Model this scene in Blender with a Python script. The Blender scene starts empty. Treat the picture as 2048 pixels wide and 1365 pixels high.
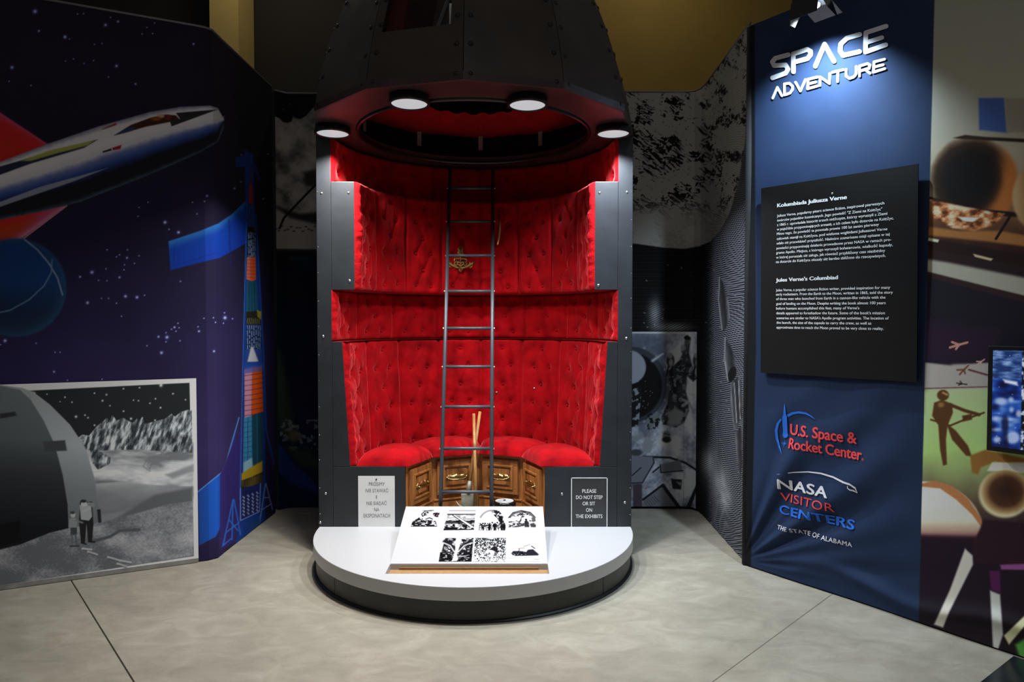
import bpy, bmesh, math, random
import numpy as np
from mathutils import Vector, Matrix

random.seed(7)
rng = np.random.default_rng(11)
SC = bpy.context.scene
COL = SC.collection
PI = math.pi

# ------------------------------------------------------------------ camera, world, exposure
W, H, F = 2048, 1365, 1360.0
HC = 1.355                      # camera height
PITCH = math.atan(37.5 / F)     # looking slightly down
CAM = np.array([0.0, 0.0, HC])
FWD = np.array([0, math.cos(PITCH), -math.sin(PITCH)])
UPV = np.array([0, math.sin(PITCH), math.cos(PITCH)])
RGT = np.array([1.0, 0, 0])
cd = bpy.data.cameras.new('camera')
cam = bpy.data.objects.new('camera', cd)
COL.objects.link(cam)
cam.location = (0, 0, HC)
cam.rotation_euler = (PI / 2 - PITCH, 0, 0)
cd.sensor_width = 36
cd.lens = 36 * F / W
cd.clip_start = 0.05
SC.camera = cam
SC.view_settings.view_transform = 'Standard'
SC.view_settings.look = 'None'
SC.view_settings.gamma = 1
SC.view_settings.exposure = 0.0
SC.view_settings.use_curve_mapping = False

wd = bpy.data.worlds.new('hall_dim_light')
SC.world = wd
wd.use_nodes = True
wd.node_tree.nodes['Background'].inputs[0].default_value = (1.0, 0.98, 0.95, 1)
wd.node_tree.nodes['Background'].inputs[1].default_value = 0.078

# capsule axis and main levels
CX, CY = -0.2145, 3.917
RO = 0.905                      # outer radius of the twelve-sided shell
def Z(r): return HC + r         # height from eye level
ZR = Z(1.066)                   # underside of the dome's rim
ZP = Z(-1.187)                  # top of the platform

LAMPS = [(-0.27, -0.68), (0.288, -0.66), (-0.764, -0.175), (0.768, -0.17)]
LAMP_W = 15.5
SPOT_W = 135.0
for lx, ly in LAMPS:
    ld = bpy.data.lights.new('downlight_bulb', 'AREA')
    ld.shape = 'DISK'; ld.size = 0.11; ld.energy = LAMP_W; ld.spread = math.radians(133)
    ld.color = (0.90, 0.97, 1.06) if lx > 0 else (1.0, 0.98, 0.94)   # the bulbs on the right burn a little cooler
    lo = bpy.data.objects.new('downlight_bulb', ld)
    COL.objects.link(lo)
    lo.location = (CX + lx, CY + ly, ZR - 0.0445)

# unseen fill lights added high up to lift rear walls, murals and floor
for hx, hy, hz, hw in ((1.5, 7.0, 5.9, 10.5), (-2.5, 6.8, 5.9, 14.0), (0.5, -0.8, 4.8, 17.0)):
    ld = bpy.data.lights.new('hall_fill', 'AREA'); ld.shape = 'DISK'; ld.size = 0.5; ld.energy = hw; ld.color = (1.0, 0.86, 0.62) if hy > 0 else (1.0, 0.97, 0.93)
    lo = bpy.data.objects.new('hall_fill', ld); COL.objects.link(lo); lo.location = (hx, hy, hz)

# ------------------------------------------------------------------ small maths
def srgb(c):
    c = np.asarray(c, float) / 255.0
    return np.where(c <= 0.04045, c / 12.92, ((c + 0.055) / 1.055) ** 2.4)

def project(P):
    d = P - CAM
    z = d @ FWD
    return W / 2 + F * (d @ RGT) / z, H / 2 - F * (d @ UPV) / z

def ray(px, py):
    return FWD + RGT * ((px - W / 2) / F) + UPV * ((H / 2 - py) / F)

def floor_pt(px, py, z=0.0):
    d = ray(px, py); t = (z - HC) / d[2]
    return CAM + d * t

class Plane:
    """vertical plane through a and b (floor xy); u runs a->b, n points to the room side"""
    def __init__(s, a, b, off=0.0):
        s.a = np.array([a[0], a[1], 0.0]); d = np.array([b[0] - a[0], b[1] - a[1], 0.0])
        s.d = d / np.linalg.norm(d)
        s.n = np.array([s.d[1], -s.d[0], 0.0])
        if s.n @ (CAM - s.a) < 0: s.n = -s.n
        s.a = s.a + s.n * off
    def hit(s, px, py):
        r = ray(px, py); t = ((s.a - CAM) @ s.n) / (r @ s.n)
        p = CAM + r * t
        return np.array([(p - s.a) @ s.d, p[2]])
    def at(s, u, z, off=0.0):
        return s.a + s.d * u + np.array([0, 0, z]) + s.n * off

_T = rng.random((256, 256))
def vnoise(x, y):
    xi = np.floor(x).astype(int); yi = np.floor(y).astype(int)
    fx = x - xi; fy = y - yi
    fx = fx * fx * (3 - 2 * fx); fy = fy * fy * (3 - 2 * fy)
    a = _T[xi & 255, yi & 255]; b = _T[(xi + 1) & 255, yi & 255]
    c = _T[xi & 255, (yi + 1) & 255]; d = _T[(xi + 1) & 255, (yi + 1) & 255]
    return (a * (1 - fx) + b * fx) * (1 - fy) + (c * (1 - fx) + d * fx) * fy
def fbm(x, y, o=4):
    r = 0; a = 0.5; t = 0
    for i in range(o):
        r = r + a * vnoise(x + 17.3 * i, y + 9.1 * i); t += a
        x = x * 2.03; y = y * 2.03; a *= 0.5
    return r / t
def sst(a, b, x):
    t = np.clip((x - a) / (b - a), 0, 1)
    return t * t * (3 - 2 * t)
def ramp(v, stops):
    xs = [s[0] for s in stops]
    return np.stack([np.interp(v, xs, [s[1][k] for s in stops]) for k in range(3)], -1)

# ------------------------------------------------------------------ a small painter for printed fabric and paper
class Ink:
    """flat print evaluated at points (x, y); colours are 0..255 display values"""
    def __init__(s, x, y, base):
        s.x = x; s.y = y; s.c = np.empty((len(x), 3)); s.c[:] = base
    def put(s, m, col, idx=None):
        if idx is None: idx = slice(None)
        c = col(s.x[idx], s.y[idx]) if callable(col) else np.asarray(col, float)
        s.c[idx] = s.c[idx] * (1 - m[:, None]) + c * m[:, None]
    def box(s, pts, pad):
        p = np.asarray(pts, float)
        return np.nonzero((s.x > p[:, 0].min() - pad) & (s.x < p[:, 0].max() + pad) &
                          (s.y > p[:, 1].min() - pad) & (s.y < p[:, 1].max() + pad))[0]
    def dist(s, pts, idx, closed):
        p = np.asarray(pts, float); x = s.x[idx]; y = s.y[idx]
        n = len(p); best = np.full(len(x), 1e9); ins = np.zeros(len(x), bool)
        for i in range(n if closed else n - 1):
            a = p[i]; b = p[(i + 1) % n]; d = b - a
            t = np.clip(((x - a[0]) * d[0] + (y - a[1]) * d[1]) / max(d @ d, 1e-9), 0, 1)
            best = np.minimum(best, np.hypot(x - a[0] - t * d[0], y - a[1] - t * d[1]))
            if closed and a[1] != b[1]:
                k = ((a[1] > y) != (b[1] > y)) & (x < d[0] * (y - a[1]) / d[1] + a[0])
                ins ^= k
        return best, ins
    def poly(s, pts, col, soft=1.2, a=1.0):
        idx = s.box(pts, soft + 1)
        if not len(idx): return
        d, ins = s.dist(pts, idx, True)
        m = sst(-soft, soft, np.where(ins, d, -d)) * a
        s.put(m, col, idx)
    def line(s, pts, w, col, soft=0.8, a=1.0):
        idx = s.box(pts, w + soft + 1)
        if not len(idx): return
        d, _ = s.dist(pts, idx, False)
        s.put((1 - sst(w / 2 - soft, w / 2 + soft, d)) * a, col, idx)
    def oval(s, cx, cy, rx, ry, col, soft=1.2, a=1.0, rot=0.0):
        idx = s.box([(cx - max(rx, ry), cy - max(rx, ry)), (cx + max(rx, ry), cy + max(rx, ry))], soft + 1)
        if not len(idx): return
        dx = s.x[idx] - cx; dy = s.y[idx] - cy
        c, n = math.cos(rot), math.sin(rot)
        q = np.hypot((dx * c + dy * n) / rx, (-dx * n + dy * c) / ry)
        s.put((1 - sst(1 - soft / min(rx, ry), 1 + soft / min(rx, ry), q)) * a, col, idx)
    def star(s, cx, cy, r, col):
        idx = s.box([(cx - 4 * r, cy - 4 * r), (cx + 4 * r, cy + 4 * r)], 1)
        if len(idx):
            s.put(np.exp(-((s.x[idx] - cx) ** 2 + (s.y[idx] - cy) ** 2) / (r * r)), col, idx)

# ------------------------------------------------------------------ materials
MATS = {}
def mat(name, col, rough=0.5, metal=0.0, spec=0.5, noise=0.0, nscale=20.0, bump=0.0, bscale=200.0, sheen=0.0, sheen_tint=(1, 1, 1), emit=None, coat=0.0):
    if name in MATS: return MATS[name]
    m = bpy.data.materials.new(name); m.use_nodes = True
    nt = m.node_tree; b = nt.nodes['Principled BSDF']
    c = list(srgb(col)) + [1]
    b.inputs['Base Color'].default_value = c
    b.inputs['Roughness'].default_value = rough
    b.inputs['Metallic'].default_value = metal
    b.inputs['Specular IOR Level'].default_value = spec
    b.inputs['Coat Weight'].default_value = coat
    if sheen:
        b.inputs['Sheen Weight'].default_value = sheen
        b.inputs['Sheen Roughness'].default_value = 0.4
        b.inputs['Sheen Tint'].default_value = list(sheen_tint) + [1]
    if noise or bump:
        tc = nt.nodes.new('ShaderNodeTexCoord')
    if noise:
        n = nt.nodes.new('ShaderNodeTexNoise'); n.inputs['Scale'].default_value = nscale; n.inputs['Detail'].default_value = 6
        nt.links.new(tc.outputs['Object'], n.inputs['Vector'])
        mr = nt.nodes.new('ShaderNodeMapRange')
        mr.inputs[1].default_value = 0.3; mr.inputs[2].default_value = 0.7
        mr.inputs[3].default_value = 1 - noise; mr.inputs[4].default_value = 1 + noise
        nt.links.new(n.outputs['Fac'], mr.inputs[0])
        mx = nt.nodes.new('ShaderNodeVectorMath'); mx.operation = 'SCALE'
        mx.inputs[0].default_value = c[:3]
        nt.links.new(mr.outputs[0], mx.inputs['Scale'])
        nt.links.new(mx.outputs[0], b.inputs['Base Color'])
    if bump:
        n2 = nt.nodes.new('ShaderNodeTexNoise'); n2.inputs['Scale'].default_value = bscale; n2.inputs['Detail'].default_value = 4
        nt.links.new(tc.outputs['Object'], n2.inputs['Vector'])
        bp = nt.nodes.new('ShaderNodeBump'); bp.inputs['Strength'].default_value = bump; bp.inputs['Distance'].default_value = 0.01
        nt.links.new(n2.outputs['Fac'], bp.inputs['Height'])
        nt.links.new(bp.outputs[0], b.inputs['Normal'])
    if emit:
        b.inputs['Emission Color'].default_value = c; b.inputs['Emission Strength'].default_value = emit
    MATS[name] = m
    return m

def ink_mat(name, rough=0.75, emit=0.0, spec=0.3, bump=0.0, bscale=60.0):
    if name in MATS: return MATS[name]
    m = bpy.data.materials.new(name); m.use_nodes = True
    nt = m.node_tree; b = nt.nodes['Principled BSDF']
    at = nt.nodes.new('ShaderNodeAttribute'); at.attribute_name = 'ink'
    b.inputs['Roughness'].default_value = rough
    b.inputs['Specular IOR Level'].default_value = spec
    if emit:
        b.inputs['Base Color'].default_value = (0.01, 0.01, 0.01, 1)
        nt.links.new(at.outputs['Color'], b.inputs['Emission Color']); b.inputs['Emission Strength'].default_value = emit
    else:
        nt.links.new(at.outputs['Color'], b.inputs['Base Color'])
    if bump:
        tc = nt.nodes.new('ShaderNodeTexCoord')
        n2 = nt.nodes.new('ShaderNodeTexNoise'); n2.inputs['Scale'].default_value = bscale
        nt.links.new(tc.outputs['Object'], n2.inputs['Vector'])
        bp = nt.nodes.new('ShaderNodeBump'); bp.inputs['Strength'].default_value = bump; bp.inputs['Distance'].default_value = 0.01
        nt.links.new(n2.outputs['Fac'], bp.inputs['Height']); nt.links.new(bp.outputs[0], b.inputs['Normal'])
    MATS[name] = m
    return m

# ------------------------------------------------------------------ object helpers
def tag(o, label=None, cat=None, group=None, kind=None):
    if label: o['label'] = label
    if cat: o['category'] = cat
    if group: o['group'] = group
    if kind: o['kind'] = kind
    return o
def thing(name, label, cat, loc=(0, 0, 0), group=None):
    o = bpy.data.objects.new(name, None); COL.objects.link(o)
    o.location = loc; o.empty_display_size = 0.05
    return tag(o, label, cat, group)
def origin(p):
    v = Vector((0, 0, 0))
    while p is not None:
        v += p.location; p = p.parent
    return v
def link(name, me, m, parent=None, smooth=False, at=None):
    o = bpy.data.objects.new(name, me); COL.objects.link(o)
    if m is not None and not len(me.materials): me.materials.append(m)
    og = origin(parent)
    if at is not None: og = og + Vector(at) - og
    if parent is not None: o.parent = parent
    me.transform(Matrix.Translation(-og))
    if at is not None: o.location = Vector(at) - (origin(parent) if parent else Vector((0, 0, 0)))
    me.polygons.foreach_set('use_smooth', [bool(smooth)] * len(me.polygons))
    return o

class MB:
    def __init__(s): s.v = []; s.f = []
    def add(s, vs, fs):
        n = len(s.v); s.v += [tuple(map(float, q)) for q in vs]; s.f += [tuple(i + n for i in f) for f in fs]; return s
    def box(s, c, sz, R=None):
        R = np.eye(3) if R is None else np.asarray(R)
        c = np.asarray(c, float); h = np.asarray(sz, float) / 2
        vs = [c + R @ (h * np.array(k)) for k in ((-1, -1, -1), (1, -1, -1), (1, 1, -1), (-1, 1, -1), (-1, -1, 1), (1, -1, 1), (1, 1, 1), (-1, 1, 1))]
        return s.add(vs, [(3, 2, 1, 0), (4, 5, 6, 7), (0, 1, 5, 4), (1, 2, 6, 5), (2, 3, 7, 6), (3, 0, 4, 7)])
    def rod(s, p0, p1, r, n=12, r1=None):
        return s.tube([p0, p1], [r, r if r1 is None else r1], n)
    def tube(s, pts, rs, n=12):
        pts = [np.asarray(p, float) for p in pts]
        if not hasattr(rs, '__len__'): rs = [rs] * len(pts)
        vs = []; fs = []
        ref = None
        for i, p in enumerate(pts):
            a = pts[max(i - 1, 0)]; b = pts[min(i + 1, len(pts) - 1)]
            t = (b - a) / (np.linalg.norm(b - a) + 1e-12)
            if ref is None: ref = np.array([0, 0, 1.0]) if abs(t[2]) < 0.9 else np.array([1.0, 0, 0])
            u = np.cross(t, ref); u /= np.linalg.norm(u); w = np.cross(u, t); ref = w
            for k in range(n):
                a_ = 2 * PI * k / n
                vs.append(p + rs[i] * (math.cos(a_) * u + math.sin(a_) * w))
        for i in range(len(pts) - 1):
            for k in range(n):
                fs.append((i * n + k, i * n + (k + 1) % n, (i + 1) * n + (k + 1) % n, (i + 1) * n + k))
        fs.append(tuple(range(n))[::-1]); fs.append(tuple(range((len(pts) - 1) * n, len(pts) * n)))
        return s.add(vs, fs)
    def lathe(s, prof, c, n=48, a0=0.0, a1=2 * PI, axis=None):
        """prof: (r, z) pairs; closed ring when a full turn"""
        full = abs(a1 - a0 - 2 * PI) < 1e-6
        m = n if full else n + 1
        R = np.eye(3) if axis is None else np.asarray(axis)
        vs = []
        for r, z in prof:
            for k in range(m):
                a = a0 + (a1 - a0) * k / n
                vs.append(np.asarray(c, float) + R @ np.array([r * math.cos(a), r * math.sin(a), z]))
        fs = []
        for i in range(len(prof) - 1):
            for k in range(n):
                k2 = (k + 1) % m
                fs.append((i * m + k, i * m + k2, (i + 1) * m + k2, (i + 1) * m + k))
        return s.add(vs, fs)
    def grid(s, P):
        P = np.asarray(P, float); a, b = P.shape[:2]
        return s.add(P.reshape(-1, 3), [(i * b + j, i * b + j + 1, (i + 1) * b + j + 1, (i + 1) * b + j) for i in range(a - 1) for j in range(b - 1)])
    def prism(s, pts, e):
        """pts: planar 3d loop, e: extrusion vector"""
        n = len(pts); p = [np.asarray(q, float) for q in pts]; e = np.asarray(e, float)
        return s.add(p + [q + e for q in p], [tuple(range(n))[::-1], tuple(range(n, 2 * n))] + [(i, (i + 1) % n, n + (i + 1) % n, n + i) for i in range(n)])
    def mesh(s, name):
        me = bpy.data.meshes.new(name); me.from_pydata(s.v, [], s.f); me.update(); return me
    def build(s, name, m, parent=None, smooth=False, at=None, bevel=0.0, fix=True):
        me = s.mesh(name)
        if fix:
            bm = bmesh.new(); bm.from_mesh(me)
            bmesh.ops.recalc_face_normals(bm, faces=bm.faces); bm.to_mesh(me); bm.free()
        o = link(name, me, m, parent, smooth, at)
        if bevel:
            b = o.modifiers.new('edge', 'BEVEL'); b.width = bevel; b.segments = 2; b.limit_method = 'ANGLE'
        return o

def fast_grid(name, P, cols=None, m=None, parent=None, smooth=True, at=None):
    a, b = P.shape[:2]
    me = bpy.data.meshes.new(name)
    i = np.arange((a - 1) * (b - 1)); r = i // (b - 1); c = i % (b - 1)
    q = np.stack([r * b + c, r * b + c + 1, (r + 1) * b + c + 1, (r + 1) * b + c], -1).astype(np.int32)
    me.vertices.add(a * b); me.vertices.foreach_set('co', P.reshape(-1).astype(np.float32))
    me.loops.add(q.size); me.loops.foreach_set('vertex_index', q.reshape(-1))
    me.polygons.add(len(q)); me.polygons.foreach_set('loop_start', np.arange(0, q.size, 4, dtype=np.int32))
    me.update(calc_edges=True)
    if cols is not None:
        ca = me.color_attributes.new('ink', 'FLOAT_COLOR', 'POINT')
        rgba = np.ones((a * b, 4), np.float32); rgba[:, :3] = cols
        ca.data.foreach_set('color', rgba.reshape(-1))
    return link(name, me, m, parent, smooth, at)

def copy_part(o, parent, loc=None):
    c = o.copy(); COL.objects.link(c); c.parent = parent
    if loc is not None: c.location = loc
    return c

# ------------------------------------------------------------------ lettering
_TXT = {}
def text_shape(s, bold=0.0, spacing=1.0, shear=0.0):
    k = (s, bold, spacing, shear)
    if k in _TXT: return _TXT[k]
    cu = bpy.data.curves.new('t', 'FONT'); cu.body = s; cu.offset = bold; cu.space_character = spacing; cu.shear = shear
    cu.resolution_u = 4
    o = bpy.data.objects.new('t', cu); COL.objects.link(o)
    dg = bpy.context.evaluated_depsgraph_get(); dg.update()
    me = bpy.data.meshes.new_from_object(o.evaluated_get(dg))
    v = np.empty(len(me.vertices) * 3); me.vertices.foreach_get('co', v); v = v.reshape(-1, 3)[:, :2].copy()
    f = [tuple(p.vertices) for p in me.polygons]
    bpy.data.objects.remove(o); bpy.data.curves.remove(cu); bpy.data.meshes.remove(me)
    _TXT[k] = (v, f)
    return v, f
_CAP = None
def cap_h():
    global _CAP
    if _CAP is None: _CAP = float(text_shape('H')[0][:, 1].max())
    return _CAP

class Letters:
    """collects lettering lying in a plane; (u, z) coordinates"""
    def __init__(s, plane, off, warp=None): s.p = plane; s.o = off; s.mb = MB(); s.w = warp
    def put(s, uv, faces):
        pts = []
        for u, z in uv:
            pts.append(s.p.at(u, z, s.o + (s.w(u, z) if s.w else 0)))
        s.mb.add(pts, faces)
    def line(s, txt, L, R, h, bold=0.0, spacing=1.0, width=None):
        """L, R: baseline start/end as (u, z); h: height of capitals in metres"""
        v, f = text_shape(txt, 0.0, spacing)
        L = np.asarray(L); R = np.asarray(R)
        x0, x1 = v[:, 0].min(), v[:, 0].max()
        k = (v[:, 0] - x0) / (x1 - x0)
        uv = np.stack([L[0] + (R[0] - L[0]) * k, L[1] + (R[1] - L[1]) * k + v[:, 1] * h / cap_h()], -1)
        s.put(uv, f)
        if bold > 0:   # heavier cut: the same outlines laid over one another, slightly spread
            bu = bold * np.linalg.norm(R - L) / (x1 - x0); bz = bold * 0.7 * h / cap_h()
            o0 = s.o
            for i, (du, dz) in enumerate(((-bu, 0), (bu, 0), (0, -bz), (0, bz), (-0.5 * bu, 0.5 * bz), (0.5 * bu, -0.5 * bz))):
                s.o = o0 - 0.00008 * (i + 1); s.put(uv + np.array([du, dz]), f)
            s.o = o0
    def stroke(s, pts, w, cap=True):
        pts = [np.asarray(p, float) for p in pts]
        for i in range(len(pts) - 1):
            a, b = pts[i], pts[i + 1]; d = b - a; L = np.linalg.norm(d)
            if L < 1e-9: continue
            n = np.array([-d[1], d[0]]) / L * w / 2
            s.put([a - n, b - n, b + n, a + n], [(0, 1, 2, 3)])
        for i, p in enumerate(pts):
            if not cap and i in (0, len(pts) - 1): continue
            s.put([p + w / 2 * np.array([math.cos(t), math.sin(t)]) for t in np.linspace(0, 2 * PI, 17)[:-1]], [tuple(range(16))])
    def shape(s, pts): s.put(pts, [tuple(range(len(pts)))])
    def build(s, name, m, parent, label=None):
        o = s.mb.build(name, m, parent, fix=False)
        if label: o['label'] = label
        return o
# ------------------------------------------------------------------ the hall: floor, rear walls
def floor_material():
    m = bpy.data.materials.new('polished_concrete'); m.use_nodes = True
    nt = m.node_tree; N = nt.nodes; L = nt.links; b = N['Principled BSDF']
    tc = N.new('ShaderNodeTexCoord')
    def noise(scale, detail, rough=0.55, dist=0.0, stretch=None):
        n = N.new('ShaderNodeTexNoise'); n.inputs['Scale'].default_value = scale; n.inputs['Detail'].default_value = detail
        n.inputs['Roughness'].default_value = rough; n.inputs['Distortion'].default_value = dist
        if stretch:
            mp = N.new('ShaderNodeMapping'); mp.inputs['Scale'].default_value = stretch; mp.inputs['Rotation'].default_value = (0, 0, 0.25)
            L.new(tc.outputs['Object'], mp.inputs['Vector']); L.new(mp.outputs[0], n.inputs['Vector'])
        else: L.new(tc.outputs['Object'], n.inputs['Vector'])
        return n
    a = noise(1.5, 8, 0.6, 0.8, (0.8, 1.2, 1)); f = noise(7, 9, 0.66, 1.0, (0.75, 1.25, 1)); g = noise(160, 3)
    mx = N.new('ShaderNodeMix'); mx.data_type = 'FLOAT'; mx.inputs[0].default_value = 0.5
    L.new(a.outputs['Fac'], mx.inputs[2]); L.new(f.outputs['Fac'], mx.inputs[3])
    cr = N.new('ShaderNodeValToRGB')
    e = cr.color_ramp.elements
    e[0].position = 0.34; e[0].color = list(srgb((138, 132, 118))) + [1]
    e[1].position = 0.66; e[1].color = list(srgb((178, 172, 157))) + [1]
    x = cr.color_ramp.elements.new(0.5); x.color = list(srgb((158, 151, 136))) + [1]
    L.new(mx.outputs[0], cr.inputs[0])
    # saw-cut joints: distance to two lines in the slab
    sp = N.new('ShaderNodeSeparateXYZ'); L.new(tc.outputs['Object'], sp.inputs[0])
    def cut(p, q, w):
        d = np.array([q[0] - p[0], q[1] - p[1]]); d /= np.linalg.norm(d); n = (-d[1], d[0]); c = n[0] * p[0] + n[1] * p[1]
        m1 = N.new('ShaderNodeMath'); m1.operation = 'MULTIPLY'; m1.inputs[1].default_value = n[0]; L.new(sp.outputs[0], m1.inputs[0])
        m2 = N.new('ShaderNodeMath'); m2.operation = 'MULTIPLY_ADD'; m2.inputs[1].default_value = n[1]; L.new(sp.outputs[1], m2.inputs[0]); L.new(m1.outputs[0], m2.inputs[2])
        m3 = N.new('ShaderNodeMath'); m3.operation = 'SUBTRACT'; m3.inputs[1].default_value = c; L.new(m2.outputs[0], m3.inputs[0])
        m4 = N.new('ShaderNodeMath'); m4.operation = 'ABSOLUTE'; L.new(m3.outputs[0], m4.inputs[0])
        m5 = N.new('ShaderNodeMath'); m5.operation = 'LESS_THAN'; m5.inputs[1].default_value = w; L.new(m4.outputs[0], m5.inputs[0])
        return m5
    j1 = cut(floor_pt(145, 1166), floor_pt(268, 1365), 0.0032)
    j2 = cut(floor_pt(1655, 1196), floor_pt(1425, 1365), 0.0022)
    c1 = N.new('ShaderNodeMix'); c1.data_type = 'RGBA'; L.new(j1.outputs[0], c1.inputs[0]); L.new(cr.outputs[0], c1.inputs[6]); c1.inputs[7].default_value = list(srgb((52, 42, 33))) + [1]
    c2 = N.new('ShaderNodeMix'); c2.data_type = 'RGBA'; L.new(j2.outputs[0], c2.inputs[0]); L.new(c1.outputs[2], c2.inputs[6]); c2.inputs[7].default_value = list(srgb((100, 92, 80))) + [1]
    L.new(c2.outputs[2], b.inputs['Base Color'])
    b.inputs['Roughness'].default_value = 0.42; b.inputs['Specular IOR Level'].default_value = 0.35
    bp = N.new('ShaderNodeBump'); bp.inputs['Strength'].default_value = 0.05; bp.inputs['Distance'].default_value = 0.004
    L.new(g.outputs['Fac'], bp.inputs['Height']); L.new(bp.outputs[0], b.inputs['Normal'])
    return m
mb = MB().box((0, 3.0, -0.05), (20, 10, 0.1))
tag(mb.build('floor', floor_material()), 'bare polished concrete floor with saw-cut joints', 'floor', kind='structure')
olive = mat('olive_paint', (128, 106, 44), 0.85, noise=0.06, nscale=3)
soot = mat('black_wall_paint', (20, 16, 15), 0.9, noise=0.1, nscale=2)
tan = mat('tan_paint', (172, 150, 88), 0.8, noise=0.05, nscale=4)
tag(MB().box((5.1, 7.9, 3.0), (9.8, 0.1, 6.0)).build('wall_back', olive), 'olive painted rear wall above the right displays', 'wall', kind='structure')
tag(MB().box((-4.9, 7.9, 3.0), (10.2, 0.1, 6.0)).build('wall_left', soot), 'black painted rear wall above the left displays', 'wall', kind='structure')
mb = MB().box((-3.095, 7.62, 3.0), (0.31, 0.44, 6.0))
tag(mb.build('trim_1', tan), 'square tan pillar in front of the black rear wall', 'pillar', kind='structure')

# ------------------------------------------------------------------ platform
white = mat('white_laminate', (188, 188, 189), 0.38, spec=0.4)
blackv = mat('black_vinyl', (34, 35, 33), 0.42, noise=0.25, nscale=9, bump=0.1, bscale=30)
blackrub = mat('black_rubber', (14, 14, 15), 0.5)
woodraw = mat('raw_fibreboard', (158, 122, 82), 0.8, noise=0.1, nscale=60)
SLOTX = 0.3868; SX = -0.2115
S0, S1 = 3.308, 3.178           # slot from back to front
RP = 0.903
plat = thing('platform', 'white topped half round platform on a black plinth under the capsule', 'platform', (CX, CY, 0))
th = 0.065
n = 96
arc = [(CX + RP * math.cos(a), CY + RP * math.sin(a)) for a in np.linspace(PI, 2 * PI, n + 1)]
mb = MB().prism([(x, y, ZP - th) for x, y in arc], (0, 0, th))
slab = mb.build('white_top', white, None)
cut = MB().box((SX, (S0 + S1) / 2, ZP), (SLOTX * 2, S0 - S1, 0.062)).build('cutter', None, None)
bo = slab.modifiers.new('slot', 'BOOLEAN'); bo.object = cut; bo.solver = 'EXACT'
bv = slab.modifiers.new('edge', 'BEVEL'); bv.width = 0.003; bv.segments = 2; bv.limit_method = 'ANGLE'; bv.angle_limit = 0.7
dg = bpy.context.evaluated_depsgraph_get(); dg.update()
me = bpy.data.meshes.new_from_object(slab.evaluated_get(dg))
bpy.data.objects.remove(slab); bpy.data.objects.remove(cut)
link('white_top', me, white, plat)
MB().box((SX, (S0 + S1) / 2, ZP - 0.029), (SLOTX * 2 - 0.004, S0 - S1 - 0.004, 0.002)).build('slot_floor', woodraw, plat)['label'] = 'raw brown board in the bottom of the slot'
MB().box((SX, S0 - 0.004, ZP - 0.0225), (SLOTX * 2 - 0.09, 0.006, 0.013)).build('slot_batten', woodraw, plat)
# plinth: full round, in panels with thin joints
for k, (a0, a1) in enumerate(((180, 222), (222, 318.5), (318.5, 360), (0, 90), (90, 180))):
    a0r, a1r = math.radians(a0 + 0.12), math.radians(a1 - 0.12)
    MB().lathe([(0.872, 0.012), (0.889, 0.012), (0.889, ZP - th), (0.872, ZP - th)], (CX, CY, 0), 40, a0r, a1r).build('plinth_panel', blackv, plat, smooth=False)
MB().lathe([(0.86, 0.0), (0.901, 0.0), (0.901, 0.006), (0.893, 0.012), (0.86, 0.012)], (CX, CY, 0), 96).build('base_flange', blackrub, plat)
MB().lathe([(0.01, ZP - th), (0.885, ZP - th), (0.885, ZP - 0.012), (0.01, ZP - 0.012)], (CX, CY, 0), 48, 0.0, PI).build('rear_deck', blackv, plat)

# ------------------------------------------------------------------ capsule
blackp = mat('black_panel_paint', (34, 38, 43), 0.46, spec=0.5, noise=0.22, nscale=7, bump=0.06, bscale=25)
domem = mat('brown_dome_paint', (54, 43, 34), 0.5, spec=0.5, noise=0.35, nscale=5, bump=0.05, bscale=40)
rimm = mat('maroon_rim_paint', (58, 40, 40), 0.42, spec=0.5, noise=0.3, nscale=8)
steel = mat('bolt_steel', (190, 190, 185), 0.3, 1.0)
darkst = mat('dark_rivet_steel', (40, 40, 42), 0.4, 0.6)
velvet = mat('red_velvet', (157, 1, 11), 0.85, spec=0.12, noise=0.3, nscale=9, bump=0.35, bscale=38, sheen=0.8, sheen_tint=(1.0, 0.13, 0.14))
velvet2 = mat('red_lining', (150, 3, 10), 0.8, spec=0.2, noise=0.15, nscale=8, bump=0.4, bscale=12, sheen=0.3, sheen_tint=(1.0, 0.2, 0.2))
pitch = mat('matt_black', (8, 8, 9), 0.8)
greyst = mat('grey_strap', (165, 165, 162), 0.6)
brass = mat('polished_brass', (206, 176, 112), 0.28, 1.0)
oldbrass = mat('antique_brass', (176, 150, 92), 0.42, 0.85, noise=0.2, nscale=60)

cap = thing('capsule', 'bullet shaped black exhibit capsule cut open to show its red velvet interior', 'capsule', (CX, CY, ZP))
def dodeca(a, r=RO):
    m = math.radians(a) % (PI / 6)
    return r * math.cos(PI / 12) / math.cos(m - PI / 12)
def cp(a, r, z):   # a in degrees, 0 towards the viewer, + to the right
    t = math.radians(a)
    return np.array([CX + r * math.sin(t), CY - r * math.cos(t), z])
mb = MB()
A = list(np.arange(90, 271, 30))
rows = [[cp(a, RO, ZP) for a in A], [cp(a, RO, ZR) for a in A], [cp(a, RO - 0.02, ZR) for a in A], [cp(a, RO - 0.02, ZP) for a in A]]
mb.grid(rows)
mb.build('outer_wall', blackp, cap)

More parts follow.
